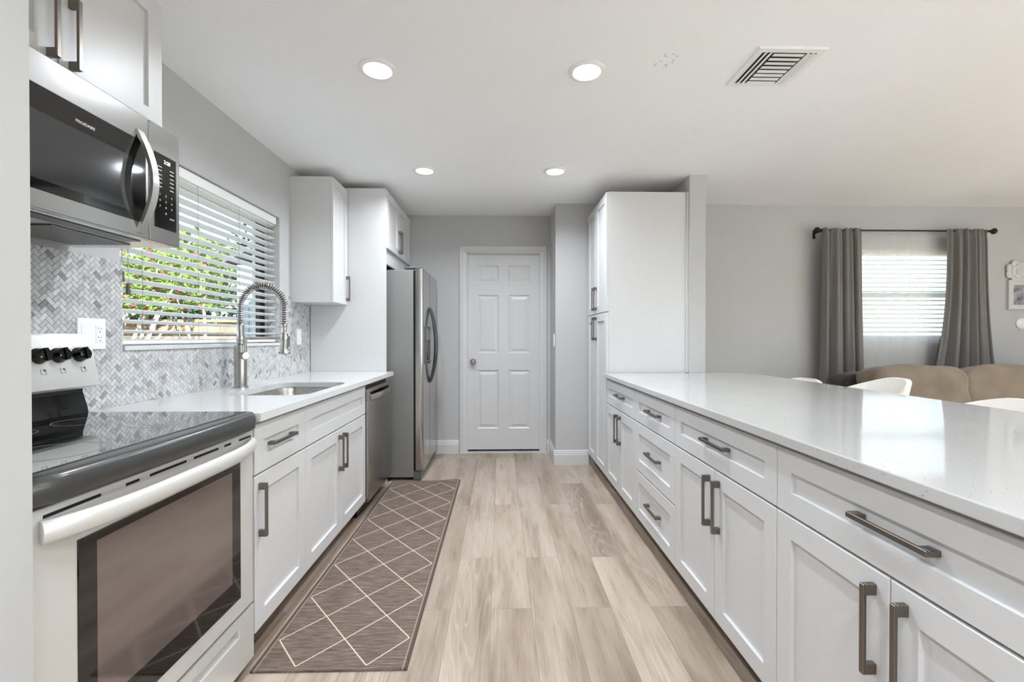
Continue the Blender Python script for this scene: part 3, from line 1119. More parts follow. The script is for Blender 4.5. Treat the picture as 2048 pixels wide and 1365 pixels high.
# handle blade, bowed away from the door
lo, li = [], []
hb = MB()
for i in range(25):
    t = i / 24
    bow = math.sin(math.pi * t)
    z = 1.520 + (1.848 - 1.520) * t
    xo = MX + .004 + .048 * bow
    w = .013
    yc = 1.462
    th = .011 if 0 < i < 24 else .006
    lo.append([Vector((xo, yc - w, z)), Vector((xo, yc + w, z)), Vector((xo - th, yc + w, z)), Vector((xo - th, yc - w, z))])
hb.loops(lo)
hb.build('handle', M['steel'], md, smooth=True, ang=40)
cp_ = MB().box(MX - .027, MX - .0005, 1.502, MY1, MZ0, MZ1 - .002, .004, 2).build('control_panel', M['steel_h'], mw)
kp = MB()
kp.rings((MX - .001, 1.522, 1.558), (0, 1, 0), (0, 0, 1), (1, 0, 0), .100, .252, [(0, 0), (0, .001), (.002, .0018)])
kpo = kp.build('keypad', M['micro_glass'], cp_)
text_part('clock_display', '2:28', .017, M['clock'], kpo, (MX + .0012, 1.578, 1.787), (0, 1, 0), (0, 0, 1))
keys = MB()
for r_, z in enumerate((1.765, 1.753, 1.738, 1.725, 1.711, 1.698)):
    for y in (1.545, 1.600):
        keys.box(MX + .0008, MX + .0012, y - .009, y + .009, z - .0011, z + .0011)
keys.build('key_marking', M['white_print'], kpo)
for r_, row in enumerate((('1', '2', '3'), ('4', '5', '6'), ('7', '8', '9'))):
    for c_, ch in enumerate(row):
        text_part('key_digit', ch, .0095, M['white_print'], kpo, (MX + .0012, 1.545 + .027 * c_, 1.672 - .020 * r_), (0, 1, 0), (0, 0, 1))
text_part('key_digit', '0', .0095, M['white_print'], kpo, (MX + .0012, 1.572, 1.612), (0, 1, 0), (0, 0, 1))
text_part('key_word', 'START', .0075, M['white_print'], kpo, (MX + .0012, 1.600, 1.598), (0, 1, 0), (0, 0, 1))
# underside with lip, filters and lamp cover
ub = MB().box(XL + .02, MX - .03, MY0 + .002, MY1 - .002, MZ0 + .001, MZ0 + .0115, .001).build('bottom_plate', M['steel'], mw)
for y0, y1 in ((.93, 1.20), (1.30, 1.57)):
    gm = MB().box(-1.47, -1.27, y0, y1, MZ0 - .004, MZ0 + .0008, .001)
    for q in range(9):
        gm.box(-1.462 + q * .022, -1.455 + q * .022, y0 + .01, y1 - .01, MZ0 - .0055, MZ0 - .0042)
    gm.build('grease_filter', M['filter'], mw)
MB().box(-1.245, -1.195, 1.00, 1.52, MZ0 - .002, MZ0 + .0008, .001).build('air_grille', M['grey_plastic'], mw)

# ------------------------------------------------------------------ dishwasher
DY0, DY1 = 2.953, 3.560
dw = thing('dishwasher', 'stainless dishwasher with pocket handle between sink cabinet and refrigerator', 'dishwasher', (-1.2, 3.26, 0))
MB().box(XL + .03, -.905, DY0, DY1, .10, .872, .002).build('body', M['black_plastic'], dw)
ddm = MB().box(-.9045, -.867, DY0 + .001, DY1, .105, .772, .006, 2).box(-.9045, -.867, DY0 + .001, DY1, .820, .851, .006, 2)
ddm.box(-.9045, -.867, DY0 + .001, DY0 + .050, .768, .824, .004).box(-.9045, -.867, DY1 - .05, DY1, .768, .824, .004)
dd = ddm.build('door', M['dish_steel'], dw)
MB().box(-.9046, -.898, DY0 + .04, DY1 - .04, .770, .822).build('handle_pocket', M['black_plastic'], dd)
hp = []
for i in range(21):
    t = i / 20
    hp.append(Vector((-.869 + .020 * math.sin(math.pi * t), DY0 + .045 + (DY1 - DY0 - .09) * t, .785)))
MB().tube(hp, .022, 12, True, (.35, 1.0)).build('handle', M['steel_h'], dd, smooth=True)
MB().box(-.955, -.945, DY0, DY1, 0, .10).build('kick_plate', M['black_plastic'], dw)

# ------------------------------------------------------------------ refrigerator
FY0, FY1 = 3.712, 4.500
fr = thing('refrigerator', 'stainless side-by-side refrigerator with water dispenser at end of left run', 'refrigerator', (-1.1, 4.1, 0))
MB().box(-1.50, -.722, FY0, FY1, .03, 1.746, .004, 2).build('body', M['fridge_side'], fr)
MB().box(-.7215, -.705, FY0 + .008, FY1 - .008, .10, 1.742).build('door_gasket', M['black_plastic'], fr)


def fridge_door(y0, y1, r0, r1):
    """door with rounded front corners"""
    pts = []
    x0, x1 = -.704, -.640
    pts.append((x0, y0)); pts.append((x0, y1))
    n = 7
    for i in range(n + 1):
        a = R(90 * i / n)
        pts.append((x1 - r1 + r1 * math.sin(a), y1 - r1 + r1 * math.cos(a)))
    for i in range(n + 1):
        a = R(90 * i / n)
        pts.append((x1 - r0 + r0 * math.cos(a), y0 + r0 - r0 * math.sin(a)))
    return MB().prism(pts, 'z', .085, 1.758).build('door', M['fridge_steel'], fr, smooth=True, ang=50)


SEAM = 4.062
d1 = fridge_door(FY0 + .002, SEAM - .003, .030, .010)
d2 = fridge_door(SEAM + .003, FY1 - .002, .010, .030)


def fridge_handle(par, y):
    hp = []
    for i in range(25):
        t = i / 24
        hp.append(Vector((-.640 + .056 * math.sin(math.pi * t) ** .8, y, .785 + (1.455 - .785) * t)))
    return MB().tube(hp, [.007 + .005 * math.sin(math.pi * i / 24) for i in range(25)], 12, True, (1.1, 1.0)).build('handle', mat('handle_dark_steel', rgb(92, 90, 89), 0.3, 1.0) if 'handle_dark_steel' not in bpy.data.materials else bpy.data.materials['handle_dark_steel'], par, smooth=True)


fridge_handle(d1, SEAM - .038)
fridge_handle(d2, SEAM + .038)
dpm = MB()
dpm.rings((-.6405, 3.800, .962), (0, 1, 0), (0, 0, 1), (1, 0, 0), .200, .322, [(0, 0), (0, .012), (.004, .015), (.010, .015), (.012, .004)], cap1=True)
dp = dpm.build('dispenser', M['grey_plastic'], d1)
MB().box(-.6400, -.6335, 3.813, 3.987, .976, 1.165).build('dispenser_recess', M['gloss_black'], dp)
MB().box(-.640, -.6270, 3.813, 3.987, 1.168, 1.270, .002).build('dispenser_controls', M['steel'], dp)
MB().prism([(-.633, .978), (-.616, .982), (-.616, .990), (-.633, .990)], 'y', 3.815, 3.985).build('drip_tray', M['grey_plastic'], dp)
MB().prism([(-.7215, .012), (-.66, .012), (-.655, .06), (-.665, .078), (-.7215, .078)], 'y', FY0 + .004, FY1 - .004).build('kick_grille', M['grey_plastic'], fr)
for y in (FY0 + .005, FY1 - .075):
    MB().box(-.80, -.66, y, y + .07, 1.7585, 1.772, .004, 2).build('hinge_cover', M['grey_plastic'], fr)
for y in (FY0 + .06, FY1 - .06):
    for x in (-1.42, -.78): MB().cyl((x, y, 0), (x, y, .03), .02).build('foot', M['black_plastic'], fr)

# ------------------------------------------------------------------ kitchen blind
kb_ = thing('window_blind', 'white slatted wood blind half open in the kitchen window', 'blind', (XL - .045, 2.5, WZ0))
bx0, bx1 = XL - .072, XL - .022
MB().box(bx0 - .002, bx1 + .006, WY0 + .012, WY1 - .012, 1.966, WZ1 - .003, .002).build('headrail', M['blind_slat'], kb_)
mb = MB()
zz = 1.212
while zz < 1.955:
    tilt = R(13)
    cx = (bx0 + bx1) / 2
    ax = Vector((math.cos(tilt), 0, math.sin(tilt)))      # room edge higher
    az = Vector((-math.sin(tilt), 0, math.cos(tilt)))
    mb.obox((cx, (WY0 + WY1) / 2 + random.uniform(-.003, .003), zz), ax, (0, 1, 0), az, .050, WY1 - WY0 - .036, .0028)
    zz += .0435
for q in range(3):
    mb.box(bx0, bx1, WY0 + .018, WY1 - .018, 1.178 + q * .006, 1.1808 + q * .006)
mb.build('slats', M['blind_slat'], kb_)
MB().box(bx0, bx1, WY0 + .018, WY1 - .018, 1.158, 1.176, .003).build('bottom_rail', M['blind_slat'], kb_)
for y in (WY0 + .14, WY0 + .50, WY0 + .86, WY1 - .12):
    mb = MB()
    for x in (bx0 - .002, bx1 + .002): mb.cyl((x, y, 1.176), (x, y, 1.966), .0008, None, 6)
    mb.build('ladder_cord', M['cord'], kb_)
for y, z in ((WY0 + .025, 1.455), (WY0 + .055, 1.405)):
    c = MB().cyl((bx1 + .010, y, z), (bx1 + .008, y, 1.966), .0009, None, 6).build('pull_cord', M['cord'], kb_)
    MB().lathe((bx1 + .010, y, z + .004), (0, 0, -1), [(.003, 0), (.0085, .006), (.0075, .02), (.0095, .042), (.003, .044)], 14).build('tassel', M['tassel'], c, smooth=True)

# ------------------------------------------------------------------ wall plates
def plate(name, label, cat, O, U, V, N, w, h, kinds):
    O, U, V, N = Vector(O), Vector(U), Vector(V), Vector(N)
    root = thing(name, label, cat, O)
    MB().rings(O, U, V, N, w, h, [(0, 0), (0, .004), (.003, .006)]).build('cover_plate', M['white_plastic'], root)
    n = len(kinds)
    for i, k_ in enumerate(kinds):
        cx = w * (i + .5) / n
        P = O + U * (cx - .0165) + V * (h / 2 - .033) + N * .0058
        q = MB().rings(P, U, V, N, .033, .066, [(0, 0), (.0005, .001), (.003, .0022)]).build('rocker' if k_ == 'r' else 'receptacle', M['white_plastic'], root)
        if k_ == 'o':
            s = MB()
            for dz in (.0165, .0495):
                for dx, hh in ((-.006, .009), (.006, .007)):
                    s.obox(P + U * (.0165 + dx) + V * (dz + .004) + N * .0022, U, V, N, .0016, hh, .0006)
                s.obox(P + U * .0165 + V * (dz - .008) + N * .0022, U, V, N, .004, .004, .0006)
            s.build('socket_slots', M['dark_gap'], q)
    return root


plate('wall_outlet', 'white double outlet plate on the tile behind the range', 'outlet', (XL + .0096, 1.647, 1.142), (0, 1, 0), (0, 0, 1), (1, 0, 0), .116, .116, 'ro')
plate('wall_switch', 'white switch plate on the tile under the wall cabinet', 'light switch', (XL + .0096, 3.385, 1.133), (0, 1, 0), (0, 0, 1), (1, 0, 0), .072, .118, 'r')
plate('wall_switch', 'white light switch on the grey wall edge right of the door', 'light switch', (.5098, 4.285, 1.102), (0, -1, 0), (0, 0, 1), (-1, 0, 0), .072, .120, 'r')

# ------------------------------------------------------------------ rug
def rug():
    m = mat('runner_weave', rgb(120, 105, 95), 0.95, 0, 0.1)
    t = nd(m, 'ShaderNodeTexCoord')
    sp = nd(m, 'ShaderNodeSeparateXYZ')
    lk(m, t.outputs['Object'], sp.inputs[0])
    # pattern field: X from -.252 to .252, rows of 0.2885
    W_, P_ = .504, .2895
    x = mth(m, 'DIVIDE', mth(m, 'ADD', sp.outputs[0], W_ / 2), W_)
    y = mth(m, 'DIVIDE', mth(m, 'ADD', sp.outputs[1], 1.048 - .158), 2 * P_)
    def line(v, w):
        f = mth(m, 'FRACT', mth(m, 'MULTIPLY', v, 2.0))
        d = mth(m, 'MINIMUM', f, mth(m, 'SUBTRACT', 1.0, f))
        return mth(m, 'LESS_THAN', d, w)
    l1 = line(mth(m, 'ADD', mth(m, 'ADD', x, y), 40.0), .0125)
    l2 = line(mth(m, 'ADD', mth(m, 'SUBTRACT', x, y), 40.0), .0125)
    ln = mth(m, 'MAXIMUM', l1, l2)
    inx = mth(m, 'LESS_THAN', mth(m, 'ABSOLUTE', sp.outputs[0]), W_ / 2)
    iny = mth(m, 'LESS_THAN', mth(m, 'ABSOLUTE', mth(m, 'ADD', sp.outputs[1], .0215)), 1.0135)
    ln = mth(m, 'MULTIPLY', ln, mth(m, 'MULTIPLY', inx, iny))
    # woven streaks across the runner
    cb = nd(m, 'ShaderNodeCombineXYZ')
    lk(m, mth(m, 'MULTIPLY', sp.outputs[0], 5.0), cb.inputs[0])
    lk(m, mth(m, 'MULTIPLY', sp.outputs[1], 75.0), cb.inputs[1])
    n = noise_node(m, cb.outputs[0], 2.2, 4, 0.65)
    base = ramp(m, n.outputs[0], [(0.30, rgb(82, 70, 62)), (0.5, rgb(111, 98, 88)), (0.70, rgb(142, 128, 118))])
    # border bands
    ax = mth(m, 'ABSOLUTE', sp.outputs[0])
    e1 = mth(m, 'MULTIPLY', mth(m, 'GREATER_THAN', ax, .2585), mth(m, 'LESS_THAN', ax, .2625))
    e2 = mth(m, 'GREATER_THAN', ax, .2655)
    c1 = mixc(m, mth(m, 'MULTIPLY', e1, .7), base.outputs[0], rgb(170, 156, 144))
    c2 = mixc(m, mth(m, 'MULTIPLY', e2, .8), c1, rgb(84, 72, 66))
    c3 = mixc(m, ln, c2, rgb(210, 192, 174))
    lk(m, c3, bsdf(m).inputs['Base Color'])
    bump(m, n.outputs[0], 0.5, 0.004)
    bm = bmesh.new()
    x0, x1, y0, y1 = -.276, .276, -1.055, 1.052
    nx, ny = 24, 90
    top = []
    for j in range(ny + 1):
        row = []
        for i in range(nx + 1):
            X = x0 + (x1 - x0) * i / nx
            Y = y0 + (y1 - y0) * j / ny
            z = .0075
            # far right corner lifts a little
            du = max(0, (X - (x1 - .17)) / .17); dv_ = max(0, (Y - (y1 - .07)) / .07)
            z += .020 * (du ** 1.2) * (1 - .65 * du ** 4) * dv_ ** 1.5
            z += .0006 * noise.noise(Vector((X * 6, Y * 4, 0)))
            row.append(bm.verts.new((X, Y, z)))
        top.append(row)
    for j in range(ny):
        for i in range(nx):
            bm.faces.new((top[j][i], top[j][i + 1], top[j + 1][i + 1], top[j + 1][i]))
    r = bmesh.ops.extrude_face_region(bm, geom=bm.faces[:])
    for v in r['geom']:
        if isinstance(v, bmesh.types.BMVert): v.co.z = max(v.co.z - .007, .0003)
    mb = MB(); mb.bm = bm
    o = mb.build('runner_rug', m)
    o.location = (-.610, 2.648, 0)
    tag(o, 'brown runner rug with cream diamond lines along the left cabinets', 'rug')


rug()

# ------------------------------------------------------------------ ceiling lamps and vent
def downlight_proto():
    root = thing('recessed_light', '', 'ceiling light', (0, 0, ZC), 'recessed ceiling lights')
    MB().lathe((0, 0, ZC), (0, 0, -1), [(.086, -.001), (.086, .004), (.080, .0075), (.066, .0085), (.062, .005), (.061, -.001)], 40).build('trim_ring', M['white_plastic'], root, smooth=True)
    lens = MB().lathe((0, 0, ZC), (0, 0, -1), [(.0605, -.001), (.0605, .0045), (.03, .0052), (.001, .0054)], 40).build('lens', M['lens'], root, smooth=True)
    return root


proto = downlight_proto()
ld = bpy.data.lights.new('lamp', 'AREA')
ld.shape = 'DISK'
ld.size = .12
ld.energy = LAMP_W
ld.color = LAMP_COL
ld.spread = R(153)
bulb = bpy.data.objects.new('bulb', ld)
col.objects.link(bulb)
bulb.parent = proto
bulb.location = (0, 0, -.0105)
spots = [(-.572, 2.105, 'recessed round ceiling light, nearer left of the four'), (.403, 2.095, 'recessed round ceiling light, nearer right of the four'),
         (-.568, 3.362, 'small-looking recessed ceiling light, farther left of the four'), (.408, 3.352, 'small-looking recessed ceiling light, farther right of the four'),
         (-.57, -.05, None), (.405, -.05, None), (-.57, -1.1, None), (.405, -1.1, None), (-.57, -2.1, None), (.405, -2.1, None),  # unseen lamps added as fill, beyond the four in view
         (2.6, .9, None), (4.6, .9, None), (2.6, -1.2, None), (4.6, -1.2, None), (3.6, -.1, None), (3.6, 1.4, None), (5.6, .4, None), (5.6, -1.6, None)]  # more unseen lamps, added to brighten the living room and its ceiling
for i, (x, y, lab) in enumerate(spots):
    o = proto if i == 0 else copy_tree(proto)
    o.location = (x, y, ZC)
    o['label'] = lab or 'added unseen ceiling light for fill, out of view'

vt = thing('ceiling_vent', 'white square louvred air vent in the ceiling', 'vent', (1.26, 2.043, ZC))
VX0, VX1, VY0, VY1 = 1.109, 1.411, 1.896, 2.190
mb = MB()
mb.rings((VX0, VY0, ZC), (1, 0, 0), (0, 1, 0), (0, 0, -1), VX1 - VX0, VY1 - VY0, [(0, 0), (0, .003), (.004, .008), (.030, .008), (.030, -.001)], False, False)
mb.build('frame', M['white_plastic'], vt)
MB().box(VX0 + .028, VX1 - .028, VY0 + .028, VY1 - .028, ZC - .0012, ZC - .0004).build('duct_opening', M['duct'], vt)
for q in range(8):
    mb = MB()
    y = VY0 + .042 + q * .030
    t = R(4 if q < 4 else -4)
    mb.obox((1.26, y, ZC - .011), (1, 0, 0), (0, math.cos(t), math.sin(t)), (0, -math.sin(t), math.cos(t)), .135, .0185, .0015)
    mb.build('louvre', M['white_plastic'], vt)
for sx, xs in ((1, (VX0 + .044, VX0 + .066)), (-1, (VX1 - .044, VX1 - .066))):
    for x in xs:
        mb = MB()
        t = R(24) * sx
        mb.obox((x, 2.043, ZC - .011), (math.cos(t), 0, math.sin(t)), (0, 1, 0), (-math.sin(t), 0, math.cos(t)), .016, .235, .0015)
        mb.build('side_louvre', M['white_plastic'], vt)

# ------------------------------------------------------------------ living room window dressing
YC = 4.045
rod = thing('curtain_rod', 'dark bronze curtain rod with ball finials over the living room window', 'curtain rod', (3.79, YC, 2.175))
MB().cyl((2.940, YC, 2.175), (4.535, YC, 2.175), .008, None, 14).build('pole', M['bronze'], rod, smooth=True)
for x, s in ((2.940, -1), (4.535, 1)):
    MB().lathe((x, YC, 2.175), (s, 0, 0), [(.011, -.01), (.012, .004), (.007, .010), (.013, .016), (.024, .026), (.028, .038), (.024, .050), (.012, .060), (.001, .062)], 20).build('finial', M['bronze'], rod, smooth=True)
for x in (2.955, 4.515):
    MB().cyl((x, YC, 2.168), (x, YF, 2.168), .006, None, 10).box(x - .012, x + .012, YF - .006, YF, 2.12, 2.20, .002).build('bracket', M['bronze'], rod)


def drape(name, label, group, m, xt0, xt1, xb0, xb1, zt, zb, y, nf, amp, seed, header=True, th=.002, flare=1.0):
    rnd = random.Random(seed)
    ph = [rnd.uniform(0, 6.28) for _ in range(4)]
    bm = bmesh.new()
    nu, nv = nf * 14, 44
    G = []
    for j in range(nv + 1):
        v = j / nv
        row = []
        for i in range(nu + 1):
            u = i / nu
            k = v ** flare
            uu = u + .012 * math.sin(3 * u * 6.28 + ph[0]) * v
            X = (xt0 + (xt1 - xt0) * uu) * (1 - k) + (xb0 + (xb1 - xb0) * uu) * k
            w = math.sin(2 * math.pi * (nf * u + .12 * math.sin(2 * math.pi * u + ph[1])) + .5 * math.sin(v * 2 + ph[2]))
            if header:            # heavy cloth: round ridges with tight creases between them
                w = 1 - 2 * abs(math.sin(math.pi * (nf * u + .18 * math.sin(2 * math.pi * u + ph[1])) + .25 * math.sin(v * 2 + ph[2]))) ** .62
            a2 = .35 * math.sin(2 * math.pi * nf * 2 * u + ph[3]) * (1 - v)
            A = amp * (.55 + .6 * v) * (1 if v > .03 else .8)
            Y = y + A * (w + a2)
            Z = zt + (zb - zt) * v
            if header and j == 0: Z += .012 + .004 * math.sin(9 * u * 6.28)
            row.append(bm.verts.new((X, Y, Z)))
        G.append(row)
    for j in range(nv):
        for i in range(nu):
            bm.faces.new((G[j][i], G[j][i + 1], G[j + 1][i + 1], G[j + 1][i]))
    mb = MB(); mb.bm = bm
    o = mb.build(name, m, smooth=True, ang=180)
    md_ = o.modifiers.new('thickness', 'SOLIDIFY')
    md_.thickness = th
    origin_to_base(o)
    return tag(o, label, 'curtain', group)


drape('curtain', 'dark grey curtain hanging at the left of the living room window', 'grey curtains', M['curtain'], 2.950, 3.318, 2.925, 3.362, 2.178, .03, YC - .004, 4, .050, 4)
drape('curtain', 'dark grey curtain pushed to the right of the living room window', 'grey curtains', M['curtain'], 4.105, 4.490, 3.70, 4.76, 2.178, .03, YC - .004, 5, .050, 9, flare=2.5)
drape('sheer_curtain', 'thin white sheer curtain across the living room window', None, M['sheer'], 3.28, 4.27, 3.30, 4.00, 2.172, .06, YC + .082, 7, .008, 5, header=False, th=.0008)

bl = thing('window_blind', 'white blind glowing with daylight in the living room window', 'blind', (3.81, YF + .05, W2Z0))
MB().box(W2X0 + .01, W2X1 - .01, YF + .03, YF + .075, W2Z1 - .05, W2Z1 - .002, .002).build('headrail', M['blind_slat'], bl)
mb = MB()
zz = W2Z0 + .05
while zz < W2Z1 - .06:
    t = R(20)
    mb.obox((3.81, YF + .052, zz), (1, 0, 0), (0, math.cos(t), math.sin(t)), (0, -math.sin(t), math.cos(t)), W2X1 - W2X0 - .03, .05, .002)
    zz += .043
mb.build('slats', M['blind_bright'], bl)
MB().box(W2X0 + .012, W2X1 - .012, YF + .03, YF + .075, W2Z0 + .008, W2Z0 + .026, .002).build('bottom_rail', M['blind_slat'], bl)

# ------------------------------------------------------------------ sofa
so = thing('sofa', 'brown microfibre sofa with plump back cushions under the living room window', 'sofa', (3.95, 3.55, 0))
MB().box(2.88, 5.02, 3.10, 3.95, .06, .40, .03, 3).build('base', M['sofa_dark'], so, smooth=True)
MB().pillow((3.95, 3.82, .62), 1.04, .14, .27, .22, 8).build('backrest', M['sofa_dark'], so, smooth=True, ang=180)
for x in (2.96, 5.06):
    MB().pillow((x, 3.60, .43), .10, .36, .34, .3, 8).build('arm', M['sofa_dark'], so, smooth=True, ang=180)
for x in (3.30, 3.95, 4.60):
    MB().pillow((x, 3.42, .46), .335, .34, .11, .3, 8, .04, x).build('seat_cushion', M['sofa'], so, smooth=True, ang=180)
for i, (x, rz, dz) in enumerate(((3.33, .05, 0), (4.03, -.04, .0), (4.70, 0, 0))):
    mb = MB().pillow((0, 0, 0), .395, .145, .245, .42, 14, .10, 3.1 * i)
    for v in mb.bm.verts:                                  # soft creases that fan out from the corners
        c = v.co
        w = .012 * math.sin(26 * c.x + 9 * c.z + 2 * noise.noise(c * 6)) * max(0, (abs(c.x) / .395)) ** 1.5
        c.y += w * (1 if c.y < 0 else -1)
        c.z += .008 * noise.noise(Vector((c.x * 5 + i, 0, 3)))
    bmesh.ops.transform(mb.bm, matrix=Matrix.Translation((x, 3.53, .715 + dz)) @ Matrix.Rotation(rz, 4, 'Y') @ Matrix.Rotation(-.18, 4, 'X'), verts=mb.bm.verts[:])
    mb.build('back_cushion', M['sofa'], so, smooth=True, ang=180)

# ------------------------------------------------------------------ bar stools
def stool_proto():
    root = thing('bar_stool', '', 'stool', (0, 0, 0), 'white bar stools behind the peninsula')
    mb = MB()
    outer, inner = [], []
    n = 40
    lps = []
    for i in range(n + 1):
        a = R(-128 + 256 * i / n)                 # 0 = back of the seat (+X)
        q = abs(a) / R(128)
        top = .985 - .17 * max(0, (q - .12)) ** 1.3 * 1.35
        bot = .60
        r = .205
        fl = .035
        prof = []
        for k in range(6):
            z = bot + (top - bot) * k / 5
            rr = r + fl * (k / 5) - .01 * math.sin(math.pi * k / 5)
            prof.append(Vector((rr * math.cos(a) * 1.0, rr * 1.08 * math.sin(a), z)))
        for k in range(5, -1, -1):
            z = bot + .005 + (top - .006 - bot) * k / 5
            rr = r + fl * (k / 5) - .01 * math.sin(math.pi * k / 5) - .022 - .008 * math.sin(math.pi * k / 5)
            prof.append(Vector((rr * math.cos(a), rr * 1.08 * math.sin(a), z)))
        lps.append(prof)
    mb.loops(lps)
    mb.build('shell', M['stool'], root, smooth=True, ang=70)
    MB().pillow((-.01, 0, .63), .195, .205, .05, .5, 8).build('seat', M['stool'], root, smooth=True, ang=180)
    MB().cyl((0, 0, .02), (0, 0, .585), .024).build('post', M['chrome'], root, smooth=True)
    MB().lathe((0, 0, 0), (0, 0, 1), [(.20, 0), (.20, .006), (.17, .012), (.03, .03), (.002, .03)], 36).build('base', M['chrome'], root, smooth=True)
    fp = [Vector((-.03 - .13 * math.cos(R(t)), .13 * math.sin(R(t)), .26)) for t in range(-120, 121, 10)]
    MB().tube(fp, .009, 8).cyl((0, 0, .25), (0, 0, .27), .032).build('footrest', M['chrome'], root, smooth=True)
    return root


st = stool_proto()
for i, (x, y, z, rz, lab) in enumerate(((1.965, 3.09, -.088, .2, 'white tub bar stool barely showing beside the grey curtain, farthest along the peninsula'),
                                        (1.965, 2.445, .068, -.25, 'white tub bar stool in front of the left sofa cushion'),
                                        (1.98, 1.78, .03, .1, 'white tub bar stool at the right edge, nearest the camera'))):
    o = st if i == 0 else copy_tree(st)
    o.location = (x, y, 0)
    o.rotation_euler = (0, 0, rz)
    o['label'] = lab
    if z:
        for ch in o.children:
            if ch.name.split('.')[0] in ('shell', 'seat'):
                ch.location.z += z

# ------------------------------------------------------------------ wall decor at the right edge
fw_ = thing('wall_flower', 'white carved flower ornament on the wall above the small picture frame', 'wall ornament', (4.91, YF, 1.82))
mb = MB()
for ring_, (n, rr, sz) in enumerate(((7, .066, .040), (6, .040, .030), (4, .016, .018))):
    for i in range(n):
        a = 2 * math.pi * i / n + ring_ * .5
        mb.pillow((4.91 + rr * math.cos(a), YF - .016 - .010 * ring_, 1.82 + rr * math.sin(a)), sz, .014, sz, .8, 4)
mb.build('petals', M['trim'], fw_, smooth=True, ang=180)
pf = thing('picture_frame', 'small white picture frame with grey print at the right edge', 'picture frame', (4.95, YF, 1.455))
MB().rings((4.83, YF, 1.455), (1, 0, 0), (0, 0, 1), (0, -1, 0), .30, .280, [(0, 0), (0, .022), (.006, .025), (.046, .022), (.048, .010)], True, False).build('frame', M['trim'], pf)
pm = mat('grey_print', rgb(130, 130, 134), 0.5)
v = coords(pm)
lk(pm, ramp(pm, noise_node(pm, v, 14, 4).outputs[0], [(0.35, rgb(86, 86, 92)), (0.5, rgb(140, 140, 146)), (0.7, rgb(196, 196, 198))]).outputs[0], bsdf(pm).inputs['Base Color'])
MB().box(4.872, 5.088, YF - .010, YF - .002, 1.497, 1.693).build('print', pm, pf)
orn = MB().lathe((4.975, YF, 1.322), (0, -1, 0), [(.052, 0), (.052, .008), (.040, .018), (.012, .022), (.001, .022)], 24).build('wall_disc', M['white_plastic'], smooth=True)
tag(orn, 'pale round ornament on the wall below the picture frame', 'wall ornament')

# ------------------------------------------------------------------ garden outside the kitchen window
M['leaf'] = cloth_mat('leaf_green', rgb(104, 126, 62), 0.0, 0.35)
M['leaf_dark'] = cloth_mat('leaf_dark_green', rgb(58, 80, 56), 0.0, 0.3)
M['petal'] = cloth_mat('petal_pink', rgb(205, 62, 96), 0.0, 0.3)
M['bark'] = mat('pale_bark', rgb(150, 140, 126), 0.9)
M['fence'] = mat('fence_wood', rgb(205, 170, 135), 0.8)
fm_ = M['fence']
lk(fm_, ramp(fm_, noise_node(fm_, coords(fm_, (4, 4, .6)), 5, 4).outputs[0], [(0.3, rgb(132, 104, 82)), (0.7, rgb(172, 142, 116))]).outputs[0], bsdf(fm_).inputs['Base Color'])
gm_ = mat('garden_ground', rgb(150, 142, 120), 0.95)
lk(gm_, ramp(gm_, noise_node(gm_, coords(gm_), 9, 5).outputs[0], [(0.35, rgb(120, 128, 84)), (0.65, rgb(176, 164, 140))]).outputs[0], bsdf(gm_).inputs['Base Color'])
tag(MB().box(-30, 30, -20, 40, -.35, -.15).build('ground', gm_), kind='structure')

tag(MB().box(-1.5, 14, -14, YN - .2, -.149, -.02).box(XR + .2, 14, YN - .2, 8, -.149, -.02).build('bounce_patio', mat('bounce_concrete', rgb(218, 220, 222), 0.9)), kind='structure')  # unseen pale slab added to bounce sunlight up to the ceiling

fe = thing('wooden_fence', 'sunlit wooden board fence behind the garden shrubs outside the kitchen window', 'fence', (-6, 7.2, -.15))
mb = MB()
x = -12.0
while x < -2.4:
    mb.box(x, x + .135, 7.2, 7.225, -.15, 1.42 + random.uniform(-.01, .01))
    x += .142
mb.build('boards', M['fence'], fe)
MB().box(-12, -2.4, 7.15, 7.26, 1.43, 1.475).box(-12, -2.4, 7.16, 7.199, 1.26, 1.36).box(-12, -2.4, 7.16, 7.199, .2, .29).build('rails', M['fence'], fe)
hs = thing('garden_shed', 'pale blue-white board shed at the right of the garden view', 'shed', (-3.0, 5.5, -.15))
shm = mat('pale_siding', rgb(158, 174, 182), 0.6)
mb = MB()
for q in range(6):
    mb.box(-3.02 + q * .14, -2.885 + q * .14, 5.2, 5.24, -.15, 2.02, .004)
mb.box(-3.02, -2.18, 5.24, 6.4, -.15, 2.0)
mb.build('walls', shm, hs)
MB().prism([(-3.12, 2.02), (-2.6, 2.30), (-2.08, 2.02), (-2.08, 2.06), (-2.6, 2.35), (-3.12, 2.06)], 'y', 5.1, 6.5).build('roof', M['grey_plastic'], hs)


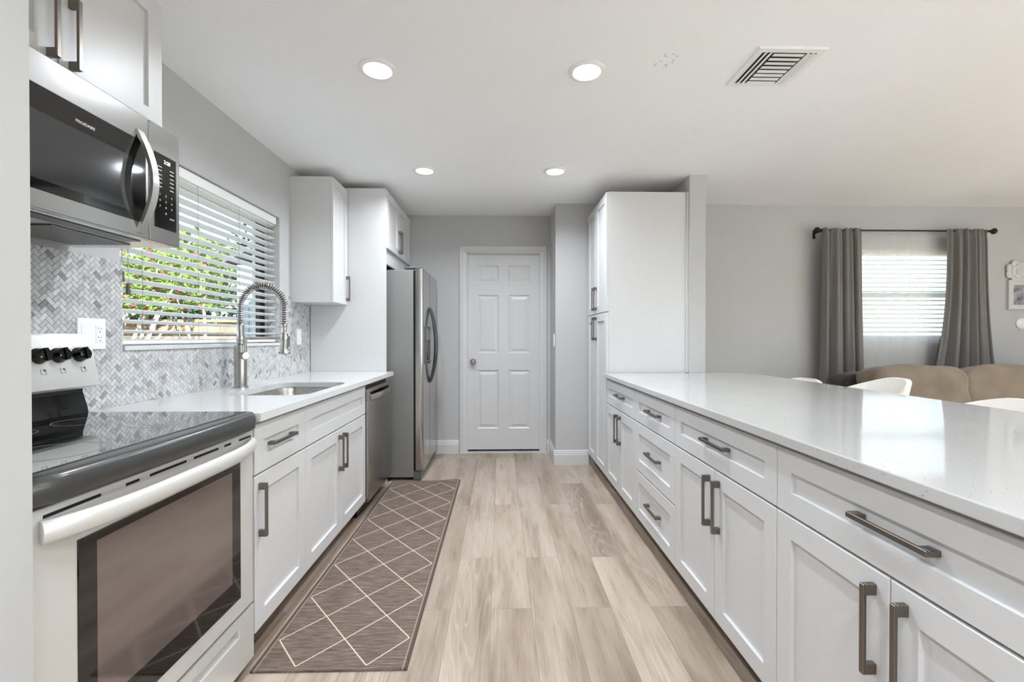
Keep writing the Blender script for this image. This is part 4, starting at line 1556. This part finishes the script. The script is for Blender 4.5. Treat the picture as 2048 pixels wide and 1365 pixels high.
def shrub(label, x, y, h, r, seed, flowers, n_leaf, lm, group='garden shrubs', trunk_h=.5, zc=None):
    rnd = random.Random(seed)
    root = thing('flowering_shrub' if flowers else 'leafy_shrub', label, 'shrub', (x, y, -.15), group)
    base = Vector((x, y, -.15))
    tips = []
    mb = MB()
    for i in range(11):
        a = rnd.uniform(0, 6.28); e = rnd.uniform(.25, 1.0)
        tip = base + Vector((r * e * math.cos(a), r * e * math.sin(a), h * rnd.uniform(.6, .98)))
        mid = base.lerp(tip, .5) + Vector((rnd.uniform(-.15, .15), rnd.uniform(-.15, .15), h * .06))
        b0 = base + Vector((rnd.uniform(-.12, .12), rnd.uniform(-.12, .12), 0))
        pts = [(b0 * (1 - t) ** 2 + mid * 2 * t * (1 - t) + tip * t * t) for t in [k / 7 for k in range(8)]]
        mb.tube(pts, [.035 * (1 - .8 * k / 7) for k in range(8)], 6)
        tips.append((mid, tip))
    mb.build('branches', M['bark'], root, smooth=True)
    def quads(n, s0, s1, m, name, zlo):
        bm = bmesh.new()
        for _ in range(n):
            mid, tip = rnd.choice(tips)
            t = rnd.uniform(.15, 1.1)
            p = mid.lerp(tip, t) + Vector((rnd.gauss(0, .17), rnd.gauss(0, .17), rnd.gauss(0, .14)))
            if p.z < -.15 + trunk_h or p.z < zlo: continue
            s = rnd.uniform(s0, s1) * (1.0 if y < 7 else 1.7)
            d = Vector((rnd.uniform(-1, 1), rnd.uniform(-1, 1), rnd.uniform(-.7, .7))).normalized()
            w = d.cross(Vector((rnd.uniform(-1, 1), rnd.uniform(-1, 1), rnd.uniform(-1, 1)))).normalized()
            n_ = d.cross(w) * .15 * s
            v4 = [bm.verts.new(p - d * s), bm.verts.new(p + w * s * .55 + n_), bm.verts.new(p + d * s), bm.verts.new(p - w * s * .55 + n_)]
            bm.faces.new((v4[0], v4[1], v4[2])); bm.faces.new((v4[0], v4[2], v4[3]))
        q = MB(); q.bm = bm
        q.build(name, m, root)
    quads(n_leaf, .03, .065, lm, 'foliage', -9)
    if flowers: quads(flowers, .025, .05, M['petal'], 'blossoms', h * .5)
    return root


shrub('bright green shrub with pink blossoms at the left of the kitchen window view', -4.3, 5.0, 2.45, 1.0, 11, 420, 2600, M['leaf'], trunk_h=1.65)
shrub('pink flowering shrub in the middle of the kitchen window view', -3.75, 5.9, 2.55, .8, 12, 160, 1900, M['leaf'], trunk_h=1.75)
shrub('tall yellow-green shrub behind the blossoms in the kitchen window view', -5.6, 6.4, 3.1, 1.1, 13, 0, 3200, M['leaf'], trunk_h=1.75)
shrub('dark green shrub right behind the wooden fence', -5.2, 8.5, 2.7, 1.6, 14, 0, 4200, M['leaf_dark'], trunk_h=.9)
shrub('tall dark green shrub beyond the fence at the right of the kitchen window view', -4.2, 10.6, 4.2, 1.5, 15, 0, 4200, M['leaf_dark'], trunk_h=.9)
shrub('broad light green shrub far beyond the fence in the kitchen window view', -7.2, 10.2, 4.2, 1.8, 17, 0, 4200, M['leaf'], trunk_h=.9)
